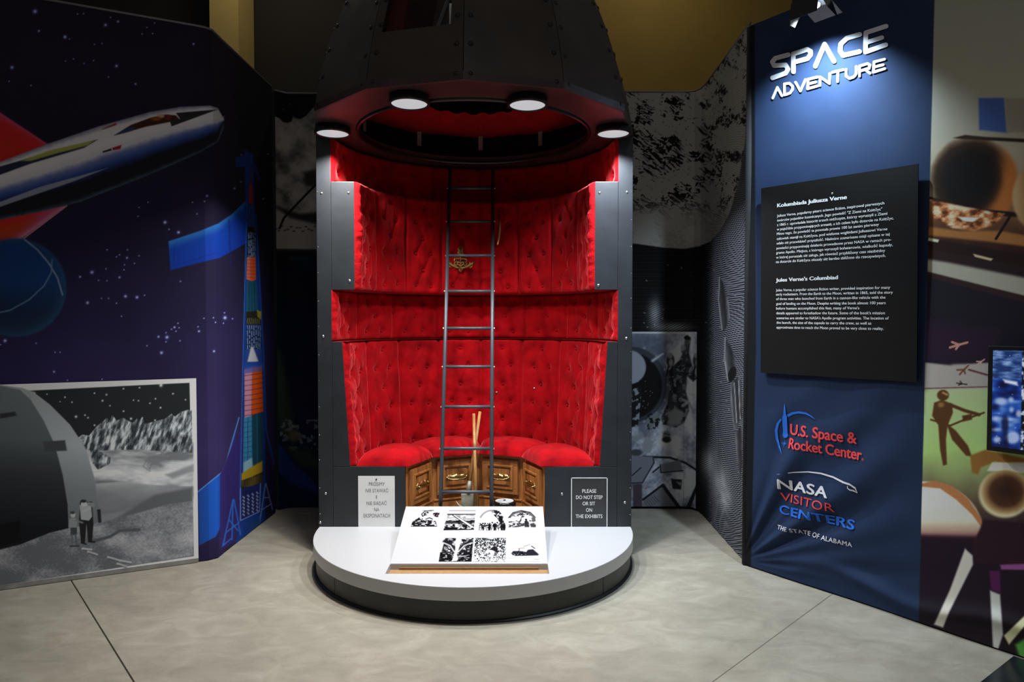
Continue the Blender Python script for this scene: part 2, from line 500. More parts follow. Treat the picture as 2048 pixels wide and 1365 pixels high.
def X(r): return CX + r
TH = 0.024
def front(name, pts, bolts=(), label=None):
    """panel in the cut plane; pts (x rel, z rel)"""
    o = MB().prism([(X(x), CY, Z(z)) for x, z in pts], (0, TH, 0)).build(name, blackp, cap, bevel=0.002)
    for bx, by in bolts:
        d = ray(bx, by); t = CY / d[1]; p = CAM + d * t
        MB().lathe([(0.0, 0.004), (0.004, 0.0035), (0.007, 0.001), (0.0078, 0.0)], (p[0], CY, p[2]), 12, axis=[[1, 0, 0], [0, 0, -1], [0, 1, 0]]).build('bolt', steel, o, smooth=True)
    return o
for s in (-1, 1):
    L = s < 0
    c = front('side_column', [(s * 0.907, -1.187), (s * 0.907, 1.066), (s * 0.824, 1.066), (s * 0.824, -1.187)][::1 if L else -1],
              [(643, 387), (646, 673), (651, 988), (640, 1046)] if L else [(1254, 385), (1253, 677), (1250, 1006)])
    nl = MB()
    for z in np.arange(-1.12, 1.05, 0.155):
        nl.lathe([(0.0, 0.0012), (0.0022, 0.001), (0.003, 0.0)], (X(s * 0.900), CY, Z(z + 0.02 * random.random())), 8, axis=[[1, 0, 0], [0, 0, -1], [0, 1, 0]])
    nails = nl.build('edge_nails', steel, c); nails['kind'] = 'stuff'
    front('upper_panel', [(s * 0.823, 0.187), (s * 0.823, 0.806), (s * 0.69, 0.806), (s * 0.69, 0.187)], [(697, 386), (699, 562)] if L else [(1199, 386), (1197, 571)])
    front('lower_panel', [(s * 0.823, -0.834), (s * 0.823, -0.112), (s * 0.765, -0.112), (s * 0.722, -0.834)], [])
    front('base_panel', [(s * 0.823, -1.187), (s * 0.823, -0.836), (s * 0.405, -0.836), (s * 0.405, -1.187)], [] if L else [(1124, 989)])

# padded tiers
def tier(name, ro0, ro1, z0, z1, thick, rows, seed, wr=0.004, label=None):
    nz = int((z1 - z0) / 0.011) + 2; na = 337
    ph = np.radians(np.linspace(-90, 90, na)); vz = np.linspace(0, 1, nz)
    PH, V = np.meshgrid(ph, vz, indexing='ij')
    ro = ro0 + (ro1 - ro0) * V
    zz = z0 + (z1 - z0) * V
    arc_m = PH * 0.74
    u = (np.degrees(PH) + 90) / 22.5; fu = u - np.floor(u)
    seam = np.minimum(fu, 1 - fu) * 22.5 * PI / 180 * 0.74
    d = -0.016 * np.exp(-(seam / 0.011) ** 2)
    d += 0.006 * np.sin(PI * np.clip(fu, 0, 1)) ** 0.6
    hgt = z1 - z0; pos = []
    for k in range(8):
        for j in range(rows):
            zc = z0 + hgt * (j + 0.5) / rows
            for q in ((0.3, 0.72) if j % 2 == 0 else (0.52,)):
                pos.append(((-90 + 22.5 * (k + q + 0.04 * (rng.random() - .5))) * PI / 180 * 0.74, zc + 0.012 * (rng.random() - .5)))
    for a, zc in pos:
        r2 = np.hypot(arc_m - a, zz - zc)
        d -= 0.016 * np.exp(-(r2 / 0.015) ** 2) + 0.010 * np.exp(-(r2 / 0.034) ** 2)
    # pulled creases running between neighbouring buttons
    for i in range(len(pos)):
        for j in range(i + 1, len(pos)):
            dx = pos[j][0] - pos[i][0]; dy = pos[j][1] - pos[i][1]
            if 0.05 < math.hypot(dx, dy) < 0.2 and abs(dy) > 0.03 and rng.random() < 0.75:
                t = np.clip(((arc_m - pos[i][0]) * dx + (zz - pos[i][1]) * dy) / (dx * dx + dy * dy), 0, 1)
                q = np.hypot(arc_m - pos[i][0] - t * dx, zz - pos[i][1] - t * dy)
                d -= 0.0042 * np.exp(-(q / 0.0065) ** 2)
    w = fbm(arc_m.ravel() * 22 + seed, zz.ravel() * 9 + seed, 4).reshape(PH.shape) - 0.5
    edge = np.minimum(PH + PI / 2, PI / 2 - PH)
    side = np.exp(-edge / 0.16)
    w2 = fbm(arc_m.ravel() * 10 + seed * 3, zz.ravel() * 26 + seed, 3).reshape(PH.shape) - 0.5
    d += wr * 3 * w + side * wr * 5 * w2
    ez = np.minimum(zz - z0, z1 - zz)
    rnd = 0.018; round_ = lambda e: rnd * (1 - np.sqrt(np.clip(1 - (1 - np.clip(e / rnd, 0, 1)) ** 2, 0, 1)))
    r = ro - thick - d
    r = r + round_(ez) + 0.6 * round_(edge * 0.74)
    r = np.minimum(r, ro - 0.004)
    P = np.empty((na + 2, nz + 2, 3))
    def pt(r, PH, zz): return np.stack([CX + r * np.sin(PH), CY + 0.001 + r * np.cos(PH), zz], -1)
    P[1:-1, 1:-1] = pt(r, PH, zz)
    P[1:-1, 0] = pt(ro[:, 0], PH[:, 0], zz[:, 0]); P[1:-1, -1] = pt(ro[:, -1], PH[:, -1], zz[:, -1])
    P[0, :] = P[1, :]; P[-1, :] = P[-2, :]
    for e, row in ((0, 0), (-1, -1)):
        P[row, 1:-1] = pt(ro[e], PH[e], zz[e]); P[row, 0] = P[row, 1]; P[row, -1] = P[row, -2]
    # the cut edge is a flat hem facing the visitor
    o = fast_grid(name, P, None, velvet, cap, True)
    o['label'] = label
    mbx = MB()
    for a, zc in pos:
        phi = a / 0.74
        rr = (ro0 + (ro1 - ro0) * (zc - z0) / hgt) - thick + 0.010
        c = np.array([CX + rr * math.sin(phi), CY + rr * math.cos(phi), zc])
        nn = np.array([-math.sin(phi), -math.cos(phi), 0]); tt = np.array([math.cos(phi), -math.sin(phi), 0])
        Rm = np.stack([tt, np.array([0, 0, 1.0]), nn], 1)
        mbx.lathe([(0.0, 0.005), (0.005, 0.004), (0.0078, 0.0)], c, 8, axis=Rm)
    b = mbx.mesh(name + '_buttons')
    bm = bmesh.new(); bm.from_mesh(o.data); bm.from_mesh(b)
    n0 = len(o.data.vertices)
    vv = list(bm.verts)[n0:]
    og = origin(cap)
    for v in vv: v.co -= og
    bm.to_mesh(o.data); bm.free(); bpy.data.meshes.remove(b)
    o.data.polygons.foreach_set('use_smooth', [True] * len(o.data.polygons))
    return o
tier('upholstery', 0.826, 0.826, Z(0.800), Z(1.060), 0.022, 2, 1, label='dark topmost band of red velvet padding under the rim')
tier('upholstery', 0.697, 0.697, Z(0.187), Z(0.806), 0.040, 6, 2, 0.005, label='tall red velvet padding that stands forward, with brass fittings')
tier('upholstery', 0.824, 0.824, Z(-0.108), Z(0.187), 0.022, 3, 3, label='short recessed band of red velvet padding')
tier('upholstery', 0.722, 0.765, Z(-0.842), Z(-0.112), 0.026, 6, 4, 0.005, label='lowest red velvet back padding above the seat')
# ledges behind the stepped padding
for zl, r0, r1 in ((0.803, 0.66, 0.83), (0.189, 0.66, 0.83), (-0.111, 0.70, 0.83)):
    MB().lathe([(r0 + 0.03, Z(zl) - 0.003), (r1, Z(zl) - 0.003), (r1, Z(zl)), (r0 + 0.03, Z(zl))], (CX, CY + 0.004, 0), 64, 0, PI).build('ledge', velvet2, cap)

# rim ring
N_ = 144
aa = [k * 360 / N_ for k in range(N_)]
RH = 0.65
mb = MB()
rings = []
for r_, z_ in ((None, ZR), (None, ZR + 0.035), (RH, ZR + 0.035), (RH, ZR)):
    rings.append([cp(a, dodeca(a) if r_ is None else r_, z_) for a in aa])
vs = [p for rg in rings for p in rg]
fs = [(i * N_ + k, i * N_ + (k + 1) % N_, ((i + 1) % 4) * N_ + (k + 1) % N_, ((i + 1) % 4) * N_ + k) for i in range(4) for k in range(N_)]
mb.add(vs, fs)
mb.build('rim_ring', rimm, cap)['label'] = 'dark underside of the dome with a round opening'
mb = MB(); mb.lathe([(RH + 0.012 * math.cos(t), ZR - 0.002 + 0.012 * math.sin(t)) for t in np.linspace(0, 2 * PI, 9)], (CX, CY, 0), 96)
mb.build('opening_lip', mat('black_gloss', (24, 22, 22), 0.3), cap, smooth=True)
mb = MB(); mb.lathe([(0.80, ZR + 0.03), (0.80, Z(1.33))], (CX, CY, 0), 64)
mb.build('inner_wall', pitch, cap, smooth=True)
# red ceiling lining, scalloped at its outer hem
na = 240; P = np.empty((na + 1, 14, 3))
for i in range(na + 1):
    a = 2 * PI * i / na
    sc = abs(math.sin(a * 5.5 + PI / 2 * 0))
    for j in range(14):
        t = j / 13
        r = 0.785 + (0.40 - 0.785) * t
        z = 1.262 + 0.05 * math.sin(t * PI / 2) + 0.012 * sc * (1 - t) ** 3 + 0.006 * math.sin(a * 22) * t + 0.012 * (random.random() - .5) * 0.4
        P[i, j] = (CX + r * math.sin(a), CY + r * math.cos(a), Z(z))
fast_grid('ceiling_lining', P, None, velvet2, cap, True)['label'] = 'red fabric lining overhead with a round hole'
for a in (0, 32, -32, 66, -66):
    t = math.radians(a); c = np.array([CX + 0.76 * math.sin(t), CY + 0.76 * math.cos(t), Z(1.225)])
    R = np.array([[math.cos(t), math.sin(t), 0], [-math.sin(t), math.cos(t), 0], [0, 0, 1]])
    o = MB().box(c, (0.03, 0.004, 0.10), R.T if False else R).build('lining_strap', greyst, cap, bevel=0.001)

# dome
prof = [(0.905, 1.066), (0.887, 1.18), (0.862, 1.305), (0.829, 1.42), (0.79, 1.53), (0.735, 1.67), (0.67, 1.80), (0.60, 1.93), (0.52, 2.05), (0.43, 2.165), (0.34, 2.27), (0.245, 2.36), (0.15, 2.42), (0.07, 2.455), (0.004, 2.47)]
pr = np.array(prof)
_fit = np.polyfit(pr[:, 1] - 1.8, pr[:, 0] ** 2, 5)
def prof_r(z): return float(np.sqrt(max(np.polyval(_fit, z - 1.8), 1e-5)))
zs_all = sorted([float(z) for z in np.linspace(1.066, 2.47, 45)] + [1.335, 1.75])
rivet_me = MB().lathe([(0.0, 0.006), (0.006, 0.0055), (0.011, 0.0025), (0.0125, 0.0)], (0, 0, 0), 12).mesh('rivet')
rivet_me.materials.append(darkst); rivet_me.polygons.foreach_set('use_smooth', [True] * len(rivet_me.polygons))
for k in range(12):
    a0, a1 = -180 + 30 * k, -150 + 30 * k
    ts = [0.004, 0.10, 0.86, 0.996] if a0 == -30 else [0.004, 0.5, 0.996]
    vs = []; fs = []
    for z in zs_all:
        p0, p1 = cp(a0, prof_r(z), Z(z)), cp(a1, prof_r(z), Z(z))
        for t in ts: vs.append(p0 + (p1 - p0) * t)
    m_ = len(ts)
    for i in range(len(zs_all) - 1):
        for j in range(m_ - 1):
            if a0 == -30 and j == 1 and 1.334 < zs_all[i] < 1.749: continue
            fs.append((i * m_ + j, i * m_ + j + 1, (i + 1) * m_ + j + 1, (i + 1) * m_ + j))
    o = MB().add(vs, fs).build('dome_panel', domem, cap, fix=False)
    if a0 == -30: o['label'] = 'dome panel with a square window opening'
    so = o.modifiers.new('sheet', 'SOLIDIFY'); so.thickness = 0.012; so.offset = -1
    am = math.radians((a0 + a1) / 2)
    if -120 <= a0 <= 90:
        for t in (0.072, 0.928):
            for z in (1.095, 1.235, 1.375, 1.505, 1.63):
                p0, p1 = cp(a0, prof_r(z), Z(z)), cp(a1, prof_r(z), Z(z)); p = p0 + (p1 - p0) * t
                sl = (prof_r(z + 0.03) - prof_r(z - 0.03)) / 0.06
                nn = Vector((math.sin(am), -math.cos(am), -sl)).normalized()
                r = bpy.data.objects.new('rivet', rivet_me); COL.objects.link(r); r.parent = o
                r.location = Vector(p) - origin(cap) + nn * 0.0005
                r.rotation_euler = nn.to_track_quat('Z', 'Y').to_euler()
# what shows through the dome window
p = [cp(-29, 0.80, Z(1.30)), cp(-22.5, 0.79, Z(1.30)), cp(-22, 0.66, Z(1.75)), cp(-29, 0.66, Z(1.75))]
MB().prism(p, (0.01, 0.03, 0)).build('window_lining', mat('dark_red_cloth', (70, 6, 8), 0.9), cap)
MB().rod(cp(-12, 0.74, Z(1.30)), cp(-1, 0.62, Z(1.75)), 0.012, 8).build('window_strut', mat('dark_grey_bar', (80, 80, 82), 0.5), cap)
MB().box(cp(-4.5, 0.80, Z(1.36)), (0.012, 0.02, 0.16)).build('window_cleat', mat('pale_grey_metal', (190, 190, 186), 0.5), cap)

# brass fittings on the padding
def wallpt(px, py, r):
    d = ray(px, py); o2 = np.array([0 - CX, 0 - CY]); dd = d[:2]
    A_ = dd @ dd; B_ = 2 * o2 @ dd; C_ = o2 @ o2 - r * r
    t = (-B_ + math.sqrt(B_ * B_ - 4 * A_ * C_)) / (2 * A_)
    return CAM + d * t
pts = []
for px, py, pull in ((997, 433, 0.0), (998.5, 436, 0.018), (1000, 446, 0.026), (1000, 460, 0.028), (998, 476, 0.026), (995.5, 487, 0.018), (993.5, 492, 0.0)):
    pts.append(wallpt(px, py, 0.655 - pull))
MB().tube(pts, [0.012, 0.0105, 0.010, 0.0115, 0.010, 0.0105, 0.012], 10).build('grab_handle', brass, cap, smooth=True)['label'] = 'curved brass grab handle on the padding'
# crest: openwork scrolls drawn in the wall's tangent plane
c0 = wallpt(921, 518, 0.650); phi = math.atan2(c0[0] - CX, c0[1] - CY)
tx = np.array([math.cos(phi), -math.sin(phi), 0]); S = 9.75
mb = MB()
def cpt(x, y):   # crop pixel -> world
    k = 4.5 / 1360 / S
    return c0 + tx * ((x - 593) * k) + np.array([0, 0, -(y - 955) * k])
def scroll(pts, r=0.0045, mir=True):
    for sgn in ((1, -1) if mir else (1,)):
        mb.tube([cpt(593 + sgn * (x - 593), y) for x, y in pts], r, 6)
scroll([(593, 680), (593, 1215)], 0.006, False)
scroll([(593, 690), (560, 750), (545, 775), (575, 790), (560, 820), (540, 850), (570, 880), (515, 880)])
scroll([(593, 760), (615, 790), (593, 830), (625, 800), (640, 770)], 0.004)
scroll([(593, 830), (630, 860), (600, 880), (640, 840)], 0.004)
scroll([(600, 960), (660, 950), (710, 965), (715, 1000), (690, 1020), (720, 1060), (680, 1090), (650, 1070)], 0.0055)
scroll([(593, 1040), (640, 1020), (670, 990), (655, 1060), (620, 1080), (593, 1100)], 0.0055)
scroll([(593, 1145), (690, 1120), (770, 1080), (830, 1040), (870, 1010)], 0.0085)
scroll([(720, 1110), (780, 1050), (775, 1020), (810, 1025), (790, 1060), (830, 1070), (820, 1110), (770, 1130)], 0.0055)
scroll([(593, 1150), (560, 1170), (593, 1215)], 0.004)
mb.build('crest_ornament', oldbrass, cap, smooth=True)['label'] = 'openwork antique brass crest behind the ladder'
for px, py in ((993, 785.5), (1068.5, 777.5)):
    c = wallpt(px, py, 0.715); ph_ = math.atan2(c[0] - CX, c[1] - CY)
    nn = np.array([-math.sin(ph_), -math.cos(ph_), 0]); tt = np.array([math.cos(ph_), -math.sin(ph_), 0])
    MB().lathe([(0, 0.006), (0.006, 0.005), (0.0085, 0.0), (0.0085, -0.008)], c, 14, axis=np.stack([tt, np.array([0, 0, 1.0]), nn], 1)).build('stud', steel, cap, smooth=True)

# ------------------------------------------------------------------ downlights under the rim
lensm = mat('frosted_lens', (208, 210, 214), 0.35, emit=0.8)
lensm.node_tree.nodes['Principled BSDF'].inputs['Base Color'].default_value = (0.03, 0.03, 0.03, 1)
names = ['round downlight with grey glass, left of the two over the open front', 'round downlight with grey glass, right of the two over the open front',
         'round downlight at the head of the left black column', 'round downlight at the head of the right black column']
for (lx, ly), lb in zip(LAMPS, names):
    c = (CX + lx, CY + ly, ZR)
    t = thing('downlight', lb, 'lamp', c, 'downlights under the rim of the dome')
    MB().lathe([(0.085, 0.0), (0.094, -0.004), (0.096, -0.026), (0.098, -0.03), (0.098, -0.038), (0.086, -0.040), (0.084, -0.034), (0.084, -0.006)], c, 40).build('housing', blackrub, t, smooth=True)
    MB().lathe([(0.0005, -0.0385), (0.05, -0.038), (0.0838, -0.0345), (0.0838, -0.02), (0.0005, -0.02)], c, 40).build('lens', lensm, t, smooth=True)
    for a in (40, 160, 280):
        q = math.radians(a)
        MB().box((c[0] + 0.099 * math.cos(q), c[1] + 0.099 * math.sin(q), ZR - 0.033), (0.012, 0.012, 0.01), [[math.cos(q), -math.sin(q), 0], [math.sin(q), math.cos(q), 0], [0, 0, 1]]).build('clip', darkst, t)

# ------------------------------------------------------------------ bench cabinet, cushions
def wood_mat():
    m = bpy.data.materials.new('varnished_oak'); m.use_nodes = True
    nt = m.node_tree; N = nt.nodes; L = nt.links; b = N['Principled BSDF']
    tc = N.new('ShaderNodeTexCoord'); mp = N.new('ShaderNodeMapping'); mp.inputs['Scale'].default_value = (28, 28, 2.2)
    L.new(tc.outputs['Object'], mp.inputs[0])
    n = N.new('ShaderNodeTexNoise'); n.inputs['Scale'].default_value = 2.0; n.inputs['Detail'].default_value = 6; n.inputs['Distortion'].default_value = 0.6
    L.new(mp.outputs[0], n.inputs['Vector'])
    cr = N.new('ShaderNodeValToRGB'); e = cr.color_ramp.elements
    e[0].position = 0.32; e[0].color = list(srgb((158, 98, 50))) + [1]; e[1].position = 0.7; e[1].color = list(srgb((196, 130, 70))) + [1]
    L.new(n.outputs['Fac'], cr.inputs[0]); L.new(cr.outputs[0], b.inputs['Base Color'])
    b.inputs['Roughness'].default_value = 0.34
    return m
oak = wood_mat()
RB = 0.408
Vk = [np.array([CX - RB * math.cos(k * PI / 4), CY + 0.026 + RB * math.sin(k * PI / 4) * (1 if k not in (0, 4) else 0), 0]) for k in range(5)]
cab = thing('bench_cabinet', 'half round varnished oak bench cabinet under the red cushions', 'cabinet', (CX, CY + 0.3, ZP))
mb = MB()
inner = [v.copy() for v in Vk]
outer = [np.array([CX - 0.69 * math.cos(t), CY + 0.03 + 0.69 * math.sin(t), 0]) for t in np.linspace(0, PI, 25)]
loop = inner + outer[::-1]
mb.prism([(p[0], p[1], ZP + 0.002) for p in loop], (0, 0, 0.343))
mb.build('body', oak, cab, bevel=0.002)
mb = MB()
mb.add([(p[0], p[1], Z(-0.841)) for p in loop] , [])
handle_me = None
def arr(cx, ex, ey, ez): return lambda x, y, z: cx + ex * x + ey * y + ez * z
for k in range(4):
    a, b = Vk[k], Vk[k + 1]; mid = (a + b) / 2; ex = (b - a) / np.linalg.norm(b - a); wid = np.linalg.norm(b - a)
    nin = np.array([CX, CY, 0]) - mid; nin[2] = 0; nin -= ex * (nin @ ex); nin /= np.linalg.norm(nin)
    ez = np.array([0, 0, 1.0]); R = np.stack([ex, nin, ez], 1)
    zc = Z(-0.976)
    P_ = lambda x, y, z: mid + ex * x + nin * y + ez * (zc + z)
    # skirting
    sk = MB(); sk.box(mid + nin * 0.006 + ez * (ZP + 0.035), (wid - 0.012, 0.012, 0.066), R); sk.box(mid + nin * 0.009 + ez * (ZP + 0.072), (wid - 0.02, 0.017, 0.010), R)
    sk.build('skirting', oak, cab, bevel=0.0015)
    dw, dh = wid * 0.40, 0.110
    d = MB()
    def frame(hw, hh, w, y0, y1):
        for sx, sz, hx, hz in ((0, hh - w / 2, hw, w / 2), (0, -hh + w / 2, hw, w / 2), (hw - w / 2, 0, w / 2, hh - w), (-hw + w / 2, 0, w / 2, hh - w)):
            d.box(P_(sx, (y0 + y1) / 2, sz), (2 * hx, y1 - y0, 2 * hz), R)
    d.box(P_(0, 0.008, 0), (2 * dw, 0.016, 2 * dh), R)
    frame(dw - 0.004, dh - 0.004, 0.034, 0.016, 0.021)
    frame(dw - 0.034, dh - 0.034, 0.012, 0.019, 0.027)
    d.box(P_(0, 0.0185, 0), (2 * dw - 0.12, 0.008, 2 * dh - 0.12), R)
    do = d.build('door', oak, cab, bevel=0.002)
    h = MB()
    zz_ = 0.0
    out = []
    for t in np.linspace(-1, 1, 33):
        out.append((0.062 * t, 0.016 + 0.0035 * math.cos(t * 9.0) + 0.002 * math.cos(t * 23)))
    plate = [P_(x, 0.0225, z) for x, z in out] + [P_(x, 0.0225, -z) for x, z in out[::-1]]
    h.prism(plate, nin * 0.003)
    h.tube([P_(x, 0.026 + y, z - 0.004) for x, y, z in ((-0.064, 0.0, 0.004), (-0.058, 0.014, 0.0), (-0.04, 0.021, -0.005), (0, 0.023, -0.008), (0.04, 0.021, -0.005), (0.058, 0.014, 0.0), (0.064, 0.0, 0.004))], [0.0045, 0.005, 0.004, 0.0055, 0.004, 0.005, 0.0045], 8)
    for x in (-0.064, 0.064):
        h.lathe([(0.0, 0.008), (0.006, 0.006), (0.008, 0.0)], P_(x, 0.0255, 0), 10, axis=np.stack([ex, ez, nin], 1))
    h.build('handle', brass, do, smooth=True)['label'] = 'ornate brass drop handle'
# four cushions
cl = ['red velvet seat cushion by the left black column', 'red velvet seat cushion behind the ladder, left of the shovel handle',
      'red velvet seat cushion at the back, right of the tool handles', 'red velvet seat cushion by the right black column']
RI = 0.385
for k in range(4):
    g0, g1 = k * PI / 4, (k + 1) * PI / 4
    I0 = np.array([CX - RI * math.cos(g0), CY - 0.004 + RI * math.sin(g0)]); I1 = np.array([CX - RI * math.cos(g1), CY - 0.004 + RI * math.sin(g1)])
    nA, nB = 41, 33
    top = np.empty((nA, nB, 3)); bot = np.empty((nA, nB, 3))
    zb = Z(-0.8365); hh = 0.088
    for i in range(nA):
        a = 0.012 + 0.976 * i / (nA - 1); g = g0 + (g1 - g0) * a
        pi_ = I0 + (I1 - I0) * a
        ro_ = 0.690
        po = np.array([CX - ro_ * math.cos(g), CY - 0.004 + ro_ * math.sin(g)])
        for j in range(nB):
            b = j / (nB - 1)
            p = pi_ + (po - pi_) * b
            ea = 1 - abs(2 * i / (nA - 1) - 1) ** 2.6; eb = 1 - abs(2 * b - 1) ** 3.2
            h = hh * (max(ea, 0) * max(eb, 0)) ** 0.36
            q = math.hypot((a - 0.5) * 0.45, (b - 0.5) * 0.31)
            h -= 0.022 * math.exp(-(q / 0.022) ** 2) + 0.012 * math.exp(-(q / 0.06) ** 2)
            h += 0.006 * (float(vnoise(np.array([a * 9 + k * 5.0]), np.array([b * 7.0]))[0]) - 0.5) * (1 if h > 0.02 else 0)
            # the front hem of the two outer cushions stands upright
            if (k == 0 and i == 0) or (k == 3 and i == nA - 1): pass
            top[i, j] = (p[0], p[1], zb + max(h, 0.004)); bot[i, j] = (p[0], p[1], zb)
    mb = MB(); mb.grid(top); mb.grid(bot[::-1])
    rim = [(i, 0) for i in range(nA)] + [(nA - 1, j) for j in range(1, nB)] + [(i, nB - 1) for i in range(nA - 2, -1, -1)] + [(0, j) for j in range(nB - 2, 0, -1)]
    strip = [[top[i, j] for i, j in rim] + [top[rim[0]]], [bot[i, j] for i, j in rim] + [bot[rim[0]]]]
    mb.grid(strip)
    gm = (g0 + g1) / 2
    cu = thing('seat_cushion', cl[k], 'cushion', (CX - 0.55 * math.cos(gm), CY + 0.55 * math.sin(gm), zb), 'red cushions on the bench')
    mb.build('pad', velvet, cu, smooth=True)
    c = np.array([CX - 0.535 * math.cos(gm), CY - 0.004 + 0.535 * math.sin(gm), zb + 0.062])
    MB().lathe([(0, 0.005), (0.008, 0.004), (0.012, 0.0), (0.012, -0.012)], c, 12).build('button', velvet, cu, smooth=True)

# ------------------------------------------------------------------ ladder
lad_m = mat('slate_paint', (66, 72, 80), 0.36, spec=0.6)
lad = thing('ladder', 'dark grey steel ladder leaning up to the round opening', 'ladder', (-0.265, 3.80, ZP))
rung_px = [987, 901, 818, 738, 660, 586, 513, 444, 378]
LB, LT = np.array([0, 3.872, Z(-0.973)]), np.array([0, 4.582, Z(0.898)])
dv = (LT - LB) / np.linalg.norm(LT - LB)
def on_ladder(px, z):
    t = (z - LB[2]) / (LT[2] - LB[2]); y = LB[1] + t * (LT[1] - LB[1])
    return np.array([px, y, z])
xl0, xr0, xl1, xr1 = -0.4075, -0.1175, -0.4185, -0.1285
def lx(z, left):
    t = (z - LB[2]) / (LT[2] - LB[2])
    return (xl0 + t * (xl1 - xl0)) if left else (xr0 + t * (xr1 - xr0))
for left in (True, False):
    z0_, z1_ = ZP + 0.004, Z(1.045)
    MB().tube([on_ladder(lx(z, left), z) for z in np.linspace(z0_, z1_, 3)], 0.0118, 14).build('rail', lad_m, lad, smooth=True)
for k in range(9):
    t = k / 8; p = LB + (LT - LB) * t; z = p[2]
    r = MB().rod(on_ladder(lx(z, True), z), on_ladder(lx(z, False), z), 0.0095, 12).build('rung', lad_m, lad, smooth=True)
    for left in (True, False):
        x = lx(z, left); s = -1 if left else 1
        MB().rod(on_ladder(x + s * 0.010, z), on_ladder(x + s * 0.016, z), 0.0055, 8).build('screw', steel, r)

# ------------------------------------------------------------------ tools and pot in the footwell
ash = mat('ash_handle', (176, 128, 72), 0.5, noise=0.15, nscale=40)
toolm = mat('grey_tool_steel', (150, 148, 132), 0.55, 0.3, noise=0.2, nscale=30)
def yp(px, py, Y):
    d = ray(px, py); return CAM + d * (Y / d[1])
sh = thing('shovel', 'short shovel with ash handle and grey square blade behind the ladder', 'shovel', yp(933, 1022, 4.12))
top = yp(960, 824, 4.30); soc = yp(938.5, 972, 4.15)
MB().tube([top, (top + soc) / 2, soc], [0.0095, 0.0105, 0.011], 12).build('handle', ash, sh, smooth=True)
MB().tube([soc + (top - soc) * 0.06, soc, yp(937, 984, 4.14)], [0.0125, 0.014, 0.019], 12).build('socket', toolm, sh, smooth=True)
bl = []
for v in np.linspace(0, 1, 7):
    row = []
    for u in np.linspace(-1, 1, 9):
        yy = 4.135 - 0.02 * v; q = yp(935.5 + u * (13.2 - 1.2 * v), 984 + 45 * v, yy)
        q[1] += 0.012 * (1 - u * u) - 0.006
        row.append(q)
    bl.append(row)
o = fast_grid('blade', np.array(bl), None, toolm, sh, True); so = o.modifiers.new('sheet', 'SOLIDIFY'); so.thickness = 0.003
pk = thing('pickaxe', 'pickaxe with upright ash handle standing on its head behind the ladder', 'pickaxe', yp(951, 1030, 4.08))
MB().tube([yp(947.6, 828, 4.26), yp(950, 930, 4.16), yp(952, 1016, 4.085)], [0.009, 0.0105, 0.012], 12).build('handle', ash, pk, smooth=True)
MB().tube([yp(912, 1003, 4.085), yp(918, 1012, 4.082), yp(932, 1021, 4.08), yp(952, 1023.5, 4.078), yp(974, 1021, 4.08), yp(992, 1016.5, 4.082)], [0.002, 0.0075, 0.011, 0.016, 0.011, 0.008], 10).build('head', toolm, pk, smooth=True)
pc = yp(1009, 1001, 4.02); pr_ = 0.064
pot = thing('pot', 'small black pot with a round white lid on the footwell floor', 'pot', (pc[0], pc[1], ZP))
zt = pc[2]
hgt = zt - ZP
MB().lathe([(0.001, 0.002), (0.058, 0.002), (0.058, hgt * 0.72), (0.001, hgt * 0.72)], (pc[0], pc[1], ZP), 32).build('body', mat('grey_body', (150, 130, 116), 0.4, 0.5), pot, smooth=False)
MB().lathe([(0.05, hgt * 0.72), (pr_ + 0.004, hgt * 0.72), (pr_ + 0.005, hgt * 0.9), (pr_, hgt - 0.003), (0.056, hgt - 0.002), (0.05, hgt - 0.012)], (pc[0], pc[1], ZP), 36).build('rim', mat('glossy_black', (18, 18, 19), 0.18), pot, smooth=True)
MB().lathe([(0.001, hgt - 0.002), (0.054, hgt - 0.003), (0.054, hgt - 0.010), (0.001, hgt - 0.010)], (pc[0], pc[1], ZP), 36).build('lid', mat('white_plastic', (190, 190, 188), 0.4), pot)
MB().lathe([(0.0005, hgt + 0.004), (0.006, hgt + 0.003), (0.008, hgt - 0.001)], (pc[0], pc[1], ZP), 14).build('knob', blackrub, pot, smooth=True)
for a in range(0, 360, 60):
    q = math.radians(a + 20)
    MB().rod((pc[0] + 0.062 * math.cos(q), pc[1] + 0.062 * math.sin(q), ZP + 0.002), (pc[0] + 0.062 * math.cos(q), pc[1] + 0.062 * math.sin(q), ZP + hgt * 0.74), 0.004, 8).build('post', blackrub, pot)

